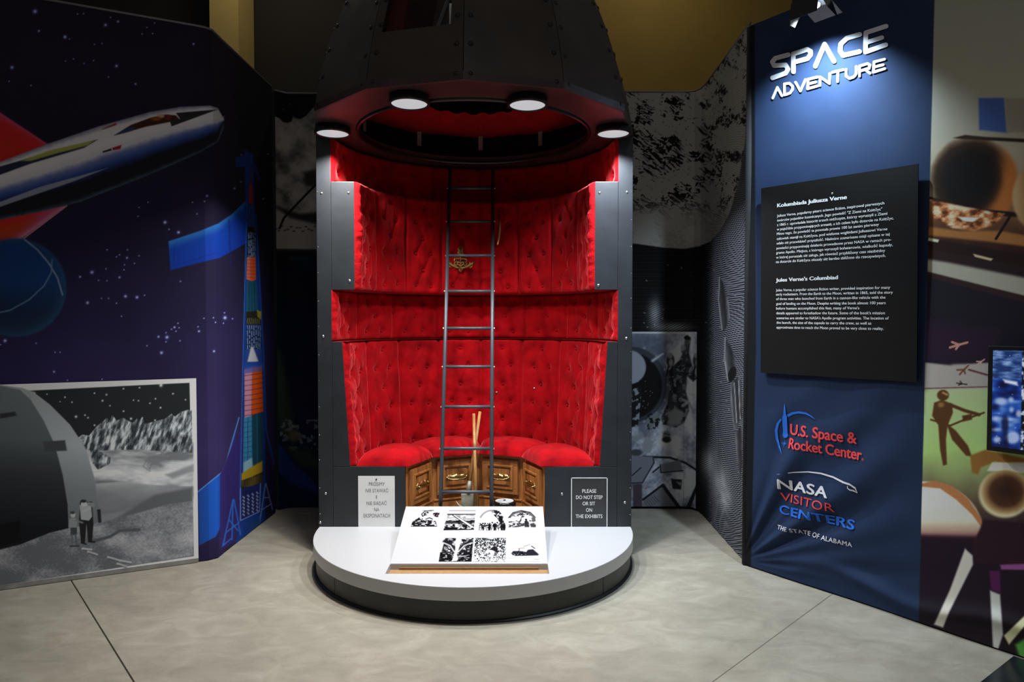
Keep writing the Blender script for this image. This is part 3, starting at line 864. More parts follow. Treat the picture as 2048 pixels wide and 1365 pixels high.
# ------------------------------------------------------------------ notices on the base panels
paper = mat('white_paper', (232, 232, 230), 0.7)
greyink = mat('grey_ink', (112, 112, 114), 0.7)
plasticbl = mat('laminated_black', (52, 53, 55), 0.32, noise=0.12, nscale=9)
whiteink = mat('white_ink', (240, 240, 240), 0.6)
fp = Plane((-3, CY), (3, CY))
def notice(name, label, x0, x1, y0, y1, pm, im, lines, border):
    a = fp.hit(x0, y1); b = fp.hit(x1, y0)
    t = thing(name, label, 'notice', fp.at((a[0] + b[0]) / 2, a[1], 0.002), None)
    nu, nv = 9, 13
    P = np.empty((nu, nv, 3))
    for i in range(nu):
        for j in range(nv):
            u = a[0] + (b[0] - a[0]) * i / (nu - 1); z = a[1] + (b[1] - a[1]) * j / (nv - 1)
            P[i, j] = fp.at(u, z, 0.0022)
    o = fast_grid('sheet', P, None, pm, t, False); so = o.modifiers.new('t', 'SOLIDIFY'); so.thickness = 0.0012; so.offset = 0
    lt = Letters(fp, 0.0036)
    for s, cx, by, hpx, wpx, bold in lines:
        L, R = fp.hit(cx - wpx / 2, by), fp.hit(cx + wpx / 2, by)
        hh = fp.hit(cx, by - hpx)[1] - L[1]
        lt.line(s, L, R, hh, bold)
    lt.build('lettering', im, t)
    if border:
        fr = MB()
        w = border
        for (u0, u1, z0, z1) in ((a[0], b[0], b[1] - w, b[1]), (a[0], b[0], a[1], a[1] + w), (a[0], a[0] + w, a[1], b[1]), (b[0] - w, b[0], a[1], b[1])):
            fr.box(fp.at((u0 + u1) / 2, (z0 + z1) / 2, 0.0032), (u1 - u0, 0.001, z1 - z0))
        fr.build('border', whiteink, t)
    else:
        q = fp.hit((x0 + x1) / 2 - 0.5, y0 + 7)
        MB().lathe([(0, 0.004), (0.004, 0.003), (0.005, 0)], fp.at(q[0], q[1], 0.003), 10, axis=[[1, 0, 0], [0, 0, -1], [0, 1, 0]]).build('pin', darkst, t)
    return t
notice('notice', 'white paper notice with grey Polish lettering on the left base panel', 717, 789.5, 952.5, 1055, paper, greyink,
       [('PROSIMY', 754, 972, 7, 32, 0), ('NIE STAWAĆ', 754, 985, 7, 45, 0), ('I', 753, 998, 7, 1.6, 0), ('NIE SIADAĆ', 753.5, 1010.5, 7, 40, 0), ('NA', 753.5, 1023, 7, 10, 0), ('EKSPONATACH', 754, 1035.5, 7.5, 53, 0)], 0)
notice('notice', 'black notice with white English lettering on the right base panel', 1142, 1215, 955.5, 1056, plasticbl, whiteink,
       [('PLEASE', 1178.5, 986, 7, 28, 0.012), ('DO NOT STEP', 1178.5, 998.5, 7, 53, 0.012), ('OR SIT', 1177.5, 1011, 7, 25, 0.012), ('ON', 1178, 1024, 7, 12, 0.012), ('THE EXHIBITS', 1178, 1036.5, 7, 53, 0.012)], 0.0045)

# ------------------------------------------------------------------ sloping picture board on the platform
bd = thing('picture_board', 'sloping white board with seven black and white prints on the platform', 'board', (SX, 3.56, ZP))
b0, b1 = np.array([SX, S0 + 0.001, ZP + 0.0005]), np.array([SX, 3.811, ZP + 0.147])
ey = (b1 - b0) / np.linalg.norm(b1 - b0); en = np.array([0, -ey[2], ey[1]]); ex = np.array([1.0, 0, 0]); blen = np.linalg.norm(b1 - b0)
MB().prism([(SX - SLOTX, S0 + 0.0005, ZP + 0.0006), (SX - SLOTX, 3.811, ZP + 0.147), (SX - SLOTX, 3.814, ZP + 0.135), (SX - SLOTX, S0 + 0.040, ZP + 0.0006)], (2 * SLOTX, 0, 0)).build('panel', white, bd)
for s in (-0.3, 0.3):
    MB().prism([(SX + s, 3.42, ZP + 0.0008), (SX + s, 3.79, ZP + 0.0008), (SX + s, 3.79, ZP + 0.125)], (0.012, 0, 0)).build('bracket', white, bd)
def brd(px, py):
    d = ray(px, py); o_ = b0; t = ((o_ - CAM) @ en) / (d @ en); p = CAM + d * t - o_
    return np.array([p @ ex, p @ ey])
def c2(x, y): return 780 + x / 6.206, 1005 + y / 6.206
paperink = ink_mat('printed_paper', 0.9, spec=0.1)
def picture(box, fn, label):
    x0, y0, x1, y1 = box
    A_ = brd(*c2((x0 + x1) / 2, y1)); B_ = brd(*c2((x0 + x1) / 2, y0))
    ym = (A_[1] + B_[1]) / 2
    u0 = brd(*c2(x0, (y0 + y1) / 2))[0]; u1 = brd(*c2(x1, (y0 + y1) / 2))[0]
    nu, nv = 110, 120
    U, V = np.meshgrid(np.linspace(0, 1, nu), np.linspace(0, 1, nv), indexing='ij')
    p = Ink(U.ravel() * 100, (1 - V.ravel()) * 100, WH)
    fn(p)
    o_ = b0
    P = o_ + ex * (u0 + (u1 - u0) * U)[..., None] + ey * (A_[1] + (B_[1] - A_[1]) * V)[..., None] + en * 0.0008
    fast_grid('print', P, srgb(189 * (np.clip(p.c, 0, 189) / 189) ** 1.7), paperink, bd, False)['label'] = label
DK = (16, 15, 18); WH = (188, 188, 189)
def grit(p, pts, sc, th, col=DK, seed=0, sy=1.0, soft=0.06):
    """ink blotches inside an outline"""
    idx = p.box(pts, 0)
    d, ins = p.dist(pts, idx, True)
    f = fbm(p.x[idx] / sc + seed, p.y[idx] / (sc * sy) + seed * 1.7, 4)
    p.put(sst(th - soft, th + soft, f) * ins * sst(0, 2, d), col, idx)
def pic1(p):
    p.poly([(0, 78), (20, 50), (45, 68), (80, 62), (90, 72), (97, 100), (0, 100)], (60, 58, 62), 2)
    grit(p, [(0, 70), (22, 45), (55, 60), (85, 60), (97, 98), (0, 98)], 6, 0.5, DK, 3)
    grit(p, [(0, 70), (22, 45), (55, 60), (85, 60), (97, 98), (0, 98)], 7, 0.58, WH, 5)
    p.poly([(35, 5), (60, 2), (82, 12), (90, 40), (75, 62), (50, 62), (36, 40)], WH, 3)
    p.line([(36, 40), (30, 25), (38, 10), (55, 3), (72, 2)], 3, DK, 1.5)
    grit(p, [(28, 2), (75, 0), (60, 14), (38, 40), (28, 36)], 5, 0.55, DK, 8)
    grit(p, [(72, 18), (100, 12), (96, 45), (74, 46)], 6, 0.5, (70, 40, 60), 9)
    p.line([(40, 34), (50, 30)], 3, DK); p.line([(50, 56), (62, 48), (74, 55)], 4, DK, 1.5); p.line([(44, 72), (60, 64), (74, 80)], 3, DK)
def pic2(p):
    for y, h, c in ((4, 4, 150), (9, 2, 190), (11, 3, 170)): p.poly([(8, y), (100, y), (100, y + h), (8, y + h)], (c,) * 3, 1)
    p.poly([(4, 22), (100, 22), (100, 27), (4, 28)], (46, 44, 46), 1)
    p.poly([(4, 27), (100, 26), (100, 58), (3, 60)], (214, 212, 212), 2)
    grit(p, [(4, 26), (100, 26), (100, 60), (3, 60)], 9, 0.5, (150, 148, 150), 2, 0.4)
    p.poly([(3, 56), (50, 56), (100, 54), (99, 66), (2, 70)], (88, 86, 90), 2)
    grit(p, [(2, 52), (100, 52), (99, 98), (0, 98)], 8, 0.52, DK, 6, 0.4)
    p.poly([(22, 28), (34, 30), (96, 82), (86, 86)], (222, 220, 220), 1.5)
    p.line([(22, 28), (86, 86)], 3, DK); p.line([(34, 30), (97, 80)], 1.4, DK)
    p.poly([(0, 92), (30, 84), (48, 88), (40, 98), (0, 99)], DK, 2); p.line([(40, 97), (98, 95)], 4, DK)
def pic3(p):
    for k in range(9):
        a = np.linspace(-1.2, 1.25, 20); r = 1 - 0.035 * k
        if k < 4: p.line([(48 + 46 * r * math.sin(t), 60 - 58 * r * math.cos(t)) for t in a], 1.4, (120, 110, 120), 1, 0.7)
    p.poly([(48, 4), (72, 8), (88, 34), (92, 70), (84, 74), (76, 50), (64, 36), (56, 22)], (70, 66, 72), 2)
    grit(p, [(40, 2), (75, 4), (92, 34), (96, 76), (80, 76), (72, 50), (56, 30)], 6, 0.5, WH, 2)
    grit(p, [(40, 2), (75, 4), (92, 34), (96, 76), (80, 76), (72, 50), (56, 30)], 5, 0.55, DK, 4)
    p.poly([(78, 34), (88, 38), (88, 70), (80, 72)], DK, 2)
    for k in range(11):
        x = 8 + k * 8.6 + 2 * random.random(); h = 62 + 9 * random.random()
        p.oval(x, h, 2.6, 3.4, DK if k % 3 else (90, 80, 90), 1)
        p.poly([(x - 4, h + 4), (x + 4, h + 4), (x + 5, 84), (x + 2, 99), (x - 2, 99), (x - 5, 84)], DK if k in (4, 6, 9, 10) else (214, 208, 212), 1.2)
        p.line([(x - 3, h + 6), (x - 3, 98)], 1.6, DK); p.line([(x + 4, h + 5), (x + 2, 90)], 1.3, DK)
    grit(p, [(2, 66), (98, 64), (98, 100), (2, 100)], 5, 0.6, DK, 11)
def pic4(p):
    arch = [(2, 98), (2, 45), (18, 16), (48, 4), (80, 14), (98, 44), (98, 98)]
    p.poly(arch, (206, 204, 204), 1.5)
    p.poly([(2, 46), (18, 16), (48, 4), (80, 14), (98, 44), (90, 46), (74, 26), (48, 16), (24, 26), (10, 48)], (120, 116, 118), 2)
    grit(p, arch, 7, 0.56, (70, 68, 72), 3)
    p.line([(2, 46), (18, 16), (48, 4), (80, 14), (98, 44)], 3, (80, 78, 80))
    p.poly([(12, 40), (44, 38), (44, 62), (12, 64)], (228, 228, 228), 1.5); p.poly([(58, 36), (80, 34), (82, 58), (58, 60)], (232, 232, 232), 1.5)
    p.poly([(84, 44), (97, 42), (97, 66), (84, 64)], (110, 108, 110), 2)
    p.line([(30, 60), (52, 90)], 2, DK); p.line([(52, 40), (46, 62)], 6, DK, 2)
    p.poly([(48, 44), (60, 44), (62, 96), (46, 96)], (240, 240, 240), 2)
    p.poly([(58, 64), (68, 60), (74, 92), (58, 96)], (60, 56, 62), 2); p.oval(64, 56, 4, 5, DK)
    grit(p, [(2, 74), (98, 74), (98, 98), (2, 98)], 7, 0.48, (90, 86, 90), 8)
def pic5(p):
    p.poly([(8, 0), (100, 0), (99, 99), (0, 99)], (150, 150, 152), 1.5)
    grit(p, [(8, 1), (100, 1), (99, 64), (4, 64)], 14, 0.46, (40, 38, 42), 1)
    grit(p, [(8, 1), (100, 1), (99, 60), (4, 60)], 9, 0.6, (230, 230, 230), 4)
    for s in (-1, 1):
        p.line([(50 + s * 2, 70), (50 + s * 14, 40), (50 + s * 40, 16)], 14, (48, 46, 50), 4)
        p.line([(50 + s * 6, 60), (50 + s * 22, 34), (50 + s * 44, 22)], 5, (196, 196, 198), 3)
    p.poly([(43, 0), (62, 0), (54, 66), (46, 66)], (238, 238, 238), 3)
    p.poly([(0, 62), (40, 66), (99, 60), (99, 99), (0, 99)], DK, 2)
    grit(p, [(0, 62), (99, 60), (99, 99), (0, 99)], 7, 0.6, (170, 168, 172), 7, 0.5)
    p.poly([(44, 64), (52, 62), (56, 96), (40, 98)], (238, 236, 240), 2)
def pic6(p):
    f = fbm(p.x / 3.0, p.y / 3.0, 2); tone = 0.50 - 0.10 * sst(0, 60, 60 - p.y) + 0.1 * sst(60, 100, p.y)
    p.c[:] = np.where((f > tone)[:, None], np.array((70, 68, 72.)), np.array((226, 226, 226.)))
    p.poly([(28, 0), (70, 0), (50, 6)], WH, 2)
    p.poly([(24, 78), (40, 52), (60, 50), (78, 72), (70, 80), (40, 84)], (238, 238, 238), 4)
    p.poly([(48, 50), (64, 34), (74, 44), (76, 66), (60, 54)], (52, 48, 54), 2)
    grit(p, [(28, 60), (74, 60), (74, 82), (28, 84)], 6, 0.58, (110, 106, 112), 5)
def pic7(p):
    p.poly([(8, 66), (14, 56), (40, 56), (56, 60), (62, 50), (78, 48), (96, 70), (92, 74), (20, 76)], (58, 56, 66), 2)
    grit(p, [(8, 64), (14, 54), (56, 56), (58, 76), (12, 76)], 6, 0.52, DK, 2)
    grit(p, [(10, 66), (56, 58), (56, 74), (12, 74)], 4, 0.64, WH, 9)
    p.line([(30, 44), (50, 42)], 1.6, (150, 110, 100)); p.line([(34, 46), (32, 58)], 1.6, DK); p.line([(48, 36), (70, 26)], 1.4, (120, 110, 110)); p.line([(74, 34), (84, 44)], 2.5, DK)
    p.oval(53, 12, 3, 1.6, (190, 188, 190)); p.line([(2, 86), (20, 88)], 1.2, (170,) * 3); p.line([(50, 84), (74, 80)], 1.2, (160,) * 3); p.line([(80, 90), (95, 92)], 1.4, (150,) * 3)
picture((285, 100, 610, 305), pic1, 'print of a bearded man in a dark coat')
picture((685, 92, 1055, 352), pic2, 'print of a long cannon lying on a plain')
picture((1095, 92, 1436, 355), pic3, 'print of a crowd under a huge round hull')
picture((1462, 95, 1815, 320), pic4, 'print of figures in a vaulted room')
picture((628, 445, 1027, 742), pic5, 'print of an explosion throwing up smoke')
picture((1045, 445, 1436, 742), pic6, 'grainy print of a capsule splashing in the sea')
picture((1475, 455, 1860, 740), pic7, 'print of a dark hull floating beside boats')
# ------------------------------------------------------------------ printed display walls
HT = 3.0
fabric = ink_mat('printed_fabric', 0.8, spec=0.2, bump=0.05, bscale=300)
greyframe = mat('grey_frame', (120, 120, 122), 0.5, 0.4)
blackcl = mat('black_cloth', (12, 12, 14), 0.85)

def resample(poly, step):
    """points along a floor polyline with the spacing step(px)"""
    pts = [np.array(poly[0])]
    for a, b in zip(poly[:-1], poly[1:]):
        a = np.array(a); b = np.array(b); L = np.linalg.norm(b - a); s = 0
        while s < L:
            p = a + (b - a) * s / L
            ds = step(p); s = s + ds
            pts.append(a + (b - a) * min(s, L) / L)
    return np.array(pts)
def px_step(target=1.35):
    def f(p):
        q = np.array([[p[0], p[1], HC]]); x, _ = project(q)
        if x[0] < -25 or x[0] > W + 25 or p[1] < 0.8: return 0.05
        e = 0.002
        return f.rate(p, target)
    return f
def grid_wall(poly, z0, z1, target=1.35, off=0.0, ztop=None, dz=None, warp=None):
    """fine sheet of points along a floor polyline; density follows how large it shows"""
    out = [np.array(poly[0], float)]
    for a, b in zip(poly[:-1], poly[1:]):
        a = np.array(a, float); b = np.array(b, float); L = np.linalg.norm(b - a)
        if L < 1e-9: continue
        d = (b - a) / L; s = 0.0
        while s < L - 1e-9:
            p = a + d * s
            x, _ = project(np.array([[p[0], p[1], HC], [p[0] + d[0] * 0.002, p[1] + d[1] * 0.002, HC]]))
            if x[0] < -20 or x[0] > W + 20: ds = 0.03
            else: ds = min(0.03, max(0.0015, target / max(abs(x[1] - x[0]) / 0.002, 1e-3)))
            s = min(L, s + ds); out.append(a + d * s)
    P2 = np.array(out)
    yy = P2[:, 1].mean() if dz is None else None
    dz = dz or target / F * yy
    zs = np.linspace(z0, z1, int((z1 - z0) / dz) + 2)
    G = np.empty((len(P2), len(zs), 3))
    G[..., 0] = P2[:, None, 0]; G[..., 1] = P2[:, None, 1]; G[..., 2] = zs[None, :]
    if ztop is not None:
        t = (zs - z0) / (z1 - z0)
        for i in range(len(P2)): G[i, :, 2] = z0 + t * (ztop(P2[i]) - z0)
    if off or warp is not None:
        t = np.gradient(P2, axis=0); t /= np.linalg.norm(t, axis=1)[:, None] + 1e-12
        n = np.stack([t[:, 1], -t[:, 0]], -1)
        sgn = np.sign((n * (np.zeros(2) - P2)).sum(1)); n *= sgn[:, None]
        o = off + (warp(G) if warp is not None else 0)
        G[..., 0] += n[:, None, 0] * o; G[..., 1] += n[:, None, 1] * o
    return G
def print_wall(name, G, paint, m, parent, gain=1.0, label=None):
    pts = G.reshape(-1, 3)
    x, y = project(pts)
    p = paint(x, y)
    o = fast_grid(name, G, np.minimum(srgb(np.clip(p.c, 0, 255)) * gain, 0.85), m, parent, True)
    if label: o['label'] = label
    return o
def backing(name, poly, z0, z1, depth, m, parent):
    """solid core behind a printed sheet"""
    P2 = np.array(poly, float); t = np.gradient(P2, axis=0); t /= np.linalg.norm(t, axis=1)[:, None]
    n = np.stack([t[:, 1], -t[:, 0]], -1); n *= np.sign((n * (-P2)).sum(1))[:, None]
    f = P2 - n * 0.004; b = P2 - n * depth
    rows = [[(q[0], q[1], z) for q in f] for z in (z0, z1)] + [[(q[0], q[1], z) for q in b] for z in (z1, z0)]
    rows.append(rows[0])
    mb = MB().grid(rows)
    k = len(P2)
    mb.add([rows[0][0], rows[1][0], rows[2][0], rows[3][0]], [(0, 1, 2, 3)]); mb.add([rows[0][-1], rows[1][-1], rows[2][-1], rows[3][-1]], [(0, 1, 2, 3)])
    return mb.build(name, m, parent)

# ---- left display
STARS = [(70, 23), (155, 28), (167, 27), (211, 50), (221, 35), (236, 43), (294, 55), (309, 46), (284, 68), (305, 67), (387, 88), (130, 74), (139, 78), (204, 87), (189, 89), (78, 62),
         (131, 122), (147, 118), (187, 121), (168, 127), (233, 132), (217, 154), (24, 135), (18, 163), (62, 171), (271, 168), (278, 415), (296, 405), (385, 405), (409, 403), (414, 392), (394, 428), (276, 433), (330, 445), (338, 459), (357, 465),
         (214, 500), (255, 500), (239, 510), (233, 514), (254, 516), (249, 530), (212, 538), (248, 540), (184, 545), (160, 554), (214, 562), (197, 561), (269, 527), (278, 512), (239, 555), (175, 606), (203, 597), (217, 597), (251, 593), (274, 595), (289, 591), (233, 607), (243, 633),
         (356, 647), (349, 655), (358, 656), (343, 659), (352, 663), (332, 666), (317, 674), (334, 675), (332, 684), (360, 682), (294, 692), (323, 706), (408, 637), (427, 636), (431, 645), (396, 654), (398, 663), (449, 626), (450, 636), (447, 647), (465, 638), (428, 703), (361, 563),
         (72, 687), (110, 705), (120, 705), (108, 744), (135, 761), (204, 759), (10, 682), (1, 690), (469, 377), (482, 364), (527, 398), (536, 308), (483, 310)]
def paint_left(x, y):
    p = Ink(x, y, (0, 0, 0))
    base = ramp(y, [(-80, (34, 28, 46)), (180, (34, 27, 48)), (420, (32, 26, 54)), (640, (36, 30, 68)), (900, (54, 43, 90)), (1130, (38, 30, 68))])
    f = fbm(x / 140, y / 140, 4)[:, None]
    p.c[:] = base * (0.82 + 0.36 * f)
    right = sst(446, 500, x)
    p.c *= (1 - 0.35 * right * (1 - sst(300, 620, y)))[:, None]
    for i, (sx, sy) in enumerate(STARS):
        r = 1.0 + 1.5 * ((i * 37) % 11 == 0) + 0.6 * ((i * 17) % 5 == 0)
        if (sx, sy) in ((211, 50), (175, 606), (274, 595), (251, 593), (233, 132), (323, 706), (357, 465)): r = 2.2
        p.star(sx, sy, r * 1.5, (110, 118, 205)); p.star(sx, sy, r * 0.9, (205, 210, 250))
    # red fins
    fin = lambda a, b: (lambda xx, yy: ramp((xx * a[0] + yy * a[1] - a[2]) / b, [(0, (200, 26, 30)), (0.7, (206, 40, 44)), (0.9, (196, 80, 120)), (1, (206, 140, 168))]))
    p.poly([(-330, 5), (0, 225), (50, 258), (98, 290), (60, 310), (0, 330), (-330, 430)], fin((0.52, -0.85, -250), 65), 2)
    p.poly([(-330, 120), (-40, 250), (20, 270), (60, 305), (-330, 420)], (196, 44, 28), 14)
    p.poly([(-330, 545), (0, 436), (133, 411), (100, 436), (42, 478), (0, 508), (-330, 745)], fin((0.57, 0.82, 320), 95), 1.5)
    p.poly([(-330, 560), (0, 450), (70, 440), (30, 470), (-330, 700)], (190, 62, 24), 14)
    p.line([(-330, 748), (0, 511), (42, 481), (100, 437), (133, 412)], 3, (206, 130, 150), 1)
    # bubble
    p.oval(32, 576, 101, 98, (36, 74, 112), 3)
    p.oval(28, 574, 95, 93, lambda xx, yy: ramp(yy, [(470, (18, 60, 118)), (560, (22, 62, 122)), (620, (24, 44, 78)), (680, (30, 52, 74))]), 14)
    p.line([(50, 480), (75, 500), (97, 526), (115, 556), (125, 590)], 3, (150, 162, 190), 1, 0.85)
    p.line([(104, 520), (103, 545), (88, 572), (58, 600), (20, 621), (-40, 634)], 3, (110, 138, 168), 1, 0.8)
    # fuselage
    top = lambda xx: np.interp(xx, [-330, 0, 95, 200, 300, 360, 420, 436, 449], [428, 324, 288, 252, 224, 214, 211, 216, 240])
    bot = lambda xx: np.interp(xx, [-330, 0, 80, 160, 300, 400, 435, 449], [555, 440, 424, 404, 349, 305, 284, 240])
    ol = [(xx, float(top(np.array(xx)))) for xx in (-330, 0, 95, 200, 300, 360, 420, 436, 445)] + [(449, 232), (447, 258), (436, 284), (400, 305), (300, 349), (160, 404), (80, 424), (0, 440), (-330, 555)]
    def hull(xx, yy):
        v = (yy - top(xx)) / np.maximum(bot(xx) - top(xx), 1)
        v = v + 0.03 * (fbm(xx / 9, yy / 9, 3) - 0.5)
        return ramp(v, [(0, (128, 128, 150)), (0.08, (224, 219, 222)), (0.3, (232, 227, 230)), (0.42, (214, 212, 222)), (0.5, (110, 122, 176)), (0.6, (52, 78, 150)), (0.68, (34, 46, 92)), (0.74, (24, 24, 32)), (0.93, (26, 28, 36)), (0.98, (52, 70, 84)), (1, (70, 96, 112))])
    p.poly(ol, hull, 1.5)
    p.poly([(-330, 520), (0, 404), (80, 374), (216, 336), (150, 362), (0, 414), (-330, 530)], (150, 156, 176), 1.5)
    p.poly([(-330, 440), (0, 333), (60, 316), (196, 279), (168, 296), (60, 328), (0, 350), (-330, 455)], (40, 42, 70), 1.5)
    p.poly([(42, 322), (100, 301), (190, 280), (176, 291), (110, 308), (62, 322)], (170, 172, 84), 2)
    p.poly([(228, 271), (262, 250), (300, 236), (330, 229), (352, 231), (360, 240), (330, 246), (290, 254), (250, 266)], (62, 34, 22), 1.5)
    p.poly([(228, 271), (258, 256), (272, 254), (262, 262)], (40, 70, 120), 1.5)
    p.oval(322, 232, 7, 4, (206, 160, 130), 2); p.oval(312, 238, 10, 4, (140, 76, 30), 2); p.oval(336, 235, 6, 5, (120, 32, 36), 2)
    p.poly([(352, 226), (436, 219), (400, 232), (343, 253), (340, 243), (360, 238)], (44, 42, 48), 1.2)
    p.poly([(205, 303), (222, 297), (224, 301), (206, 306)], (56, 30, 36), 1); p.poly([(224, 296), (243, 290), (241, 298), (226, 301)], (170, 34, 40), 1)
    p.poly([(202, 259), (232, 246), (233, 250), (206, 259)], (150, 40, 44), 1)
    # blue delta wing wrapping round the corner
    wing = lambda xx, yy: ramp((yy - np.interp(xx, [337, 437, 490], [483, 448, 402])) / 75, [(0, (50, 130, 214)), (0.12, (36, 104, 200)), (0.25, (14, 70, 186)), (1, (12, 56, 170))])
    p.poly([(337, 483), (400, 462), (437, 447), (462, 430), (491, 402), (493, 486), (460, 505), (440, 516), (390, 528), (341, 541)], wing, 1.3)
    p.line([(349, 489), (347, 532), (436, 505)], 1, (10, 40, 120), 0.8, 0.6); p.line([(458, 440), (461, 530)], 1.6, (14, 40, 110), 0.8)
    # space left of the rocket, hull outlines and lower fin
    p.poly([(478, 836), (452, 926), (444, 945), (396, 984), (398, 1092), (432, 1074), (442, 1052), (456, 946)], lambda xx, yy: ramp((xx - 396) / 62, [(0, (30, 74, 160)), (0.6, (26, 96, 206)), (1, (44, 60, 150))]), 1.5)
    p.line([(478, 836), (452, 926), (444, 945), (396, 984)], 2, (92, 150, 226), 1)
    p.poly([(440, 950), (470, 880), (486, 850), (486, 1078), (440, 1100)], (52, 40, 110), 2)
    p.poly([(489, 300), (506, 308), (512, 470), (528, 720), (530, 880), (548, 990), (548, 1040), (520, 1062), (470, 1090), (486, 1030), (487, 720), (493, 470)], (16, 62, 150), 2)
    p.poly([(531, 880), (548, 950), (549, 1032), (531, 1040)], (40, 24, 66), 2)
    p.line([(494, 400), (486, 720), (480, 1000)], 1.6, (40, 110, 214), 0.8); p.line([(512, 430), (528, 720), (532, 860), (549, 930)], 2.4, (24, 84, 190), 1)
    p.poly([(471, 315), (500, 307), (500, 330), (472, 336)], (14, 54, 140), 1); p.poly([(503, 312), (519, 348), (519, 366), (504, 332)], (12, 46, 118), 1)
    p.poly([(499, 330), (503, 330), (507, 410), (496, 410)], (60, 50, 100), 1); p.poly([(499, 368), (504, 368), (507, 408), (497, 408)], (170, 40, 44), 1)
    p.poly([(496, 410), (507, 410), (510, 455), (495, 455)], (40, 80, 150), 1)
    def detail(x0, x1, y0, y1, base, ink, seed, n=5):
        p.poly([(x0, y0), (x1, y0), (x1 + 1, y1), (x0 - 1, y1)], base, 1)
        for k in range(n):
            xx = x0 + (x1 - x0) * (k + 0.5) / n
            yy = y0
            while yy < y1:
                L = 3 + 9 * random.random(); p.line([(xx, yy), (xx + 0.6, min(yy + L, y1))], 1.5, ink, 0.6, 0.9); yy += L + 2 + 3 * random.random()
    detail(495, 511, 455, 515, (20, 24, 44), (150, 180, 226), 1)
    p.poly([(495, 453), (510, 455), (510, 466), (496, 464)], (34, 26, 22), 1)
    p.poly([(494, 515), (511, 515), (512, 560), (504, 563), (493, 559)], (216, 84, 40), 1)
    p.poly([(494, 515), (500, 515), (500, 561), (493, 559)], (200, 120, 110), 1, 0.8)
    for k in range(6): p.line([(494, 520 + 7 * k), (512, 521 + 7 * k)], 1, (110, 40, 34), 0.6, 0.7)
    p.poly([(493, 562), (512, 563), (517, 626), (492, 626)], (22, 84, 112), 1)
    for k in range(3): p.line([(498 + 5 * k, 566), (498 + 6 * k, 624)], 1, (10, 36, 60), 0.6)
    p.poly([(492, 624), (521, 622), (522, 650), (492, 650)], (36, 32, 22), 1); p.poly([(514, 620), (523, 624), (522, 640), (515, 634)], (150, 150, 50), 1)
    for k in range(12): p.line([(494 + 2.3 * k, 636 + 3 * random.random()), (495 + 2.3 * k, 648)], 1, (130, 128, 96), 0.5, 0.8)
    detail(493, 522, 652, 700, (16, 34, 76), (150, 184, 232), 3, 7)
    p.poly([(491, 700), (524, 698), (525, 735), (489, 736)], (40, 70, 150), 1)
    p.poly([(502, 694), (506, 694), (517, 724), (495, 724)], (206, 206, 214), 1.5)
    p.poly([(489, 728), (526, 722), (527, 740), (489, 744)], (24, 74, 170), 1.5)
    p.poly([(489, 740), (505, 737), (503, 834), (489, 838)], (216, 146, 172), 1.5); p.poly([(505, 737), (524, 733), (527, 824), (503, 832)], (224, 84, 20), 1.5)
    p.poly([(489, 736), (524, 730), (524, 742), (489, 748)], (90, 92, 180), 3, 0.8)
    for k in range(9): p.line([(489, 752 + 10 * k), (505, 750 + 10 * k), (526, 746 + 10 * k)], 1.4, (90, 40, 50), 0.6, 0.75)
    p.poly([(488, 836), (504, 832), (505, 950), (486, 950)], (60, 140, 186), 1.5); p.poly([(504, 832), (526, 824), (526, 930), (505, 940)], (20, 70, 92), 1.5)
    for k in range(10): p.line([(488, 846 + 10 * k), (504, 843 + 10 * k)], 1.1, (24, 72, 122), 0.6, 0.8)
    p.line([(496, 836), (495, 945)], 1.2, (20, 60, 120), 0.6); p.line([(514, 830), (515, 930)], 1.4, (34, 110, 130), 0.6)
    p.poly([(487, 926), (504, 916), (506, 938), (487, 952)], (150, 196, 216), 2)
    p.poly([(483, 948), (504, 934), (525, 922), (525, 946), (500, 958), (483, 966)], (186, 156, 34), 2)
    p.poly([(482, 962), (500, 956), (526, 944), (526, 974), (482, 980)], (40, 34, 24), 1.5)
    for k in range(14): p.line([(484 + 3 * k, 960 - k + 4 * random.random()), (484.5 + 3 * k, 974)], 1.2, (170, 146, 60), 0.6, 0.7)
    p.poly([(480, 980), (524, 966), (522, 1026), (481, 1044)], (24, 36, 100), 1.2)
    p.line([(481, 978), (481, 1042), (519, 1024), (521, 968)], 2, (110, 150, 232), 0.8)
    for k in range(4):
        for q in range(6): p.line([(486 + 9 * k, 994 - 3 * k + 7 * q), (489 + 9 * k, 997 - 3 * k + 7 * q)], 1.8, (190, 206, 244), 0.7)
    for a, b in (((466, 1000), (446, 1092)), ((468, 1000), (481, 1070)), ((446, 1092), (462, 1078)), ((458, 1040), (476, 1062)), ((452, 1066), (478, 1046)), ((466, 1000), (464, 1080))): p.line([a, b], 2.6, (48, 110, 214), 1)
    for a, b in (((531, 968), (519, 1048)), ((532, 968), (545, 1020)), ((527, 996), (538, 996)), ((524, 1020), (543, 1008))): p.line([a, b], 2.0, (120, 150, 220), 0.8)
    p.poly([(502, 1046), (520, 1036), (520, 1052), (502, 1062)], (20, 70, 130), 1)
    return p
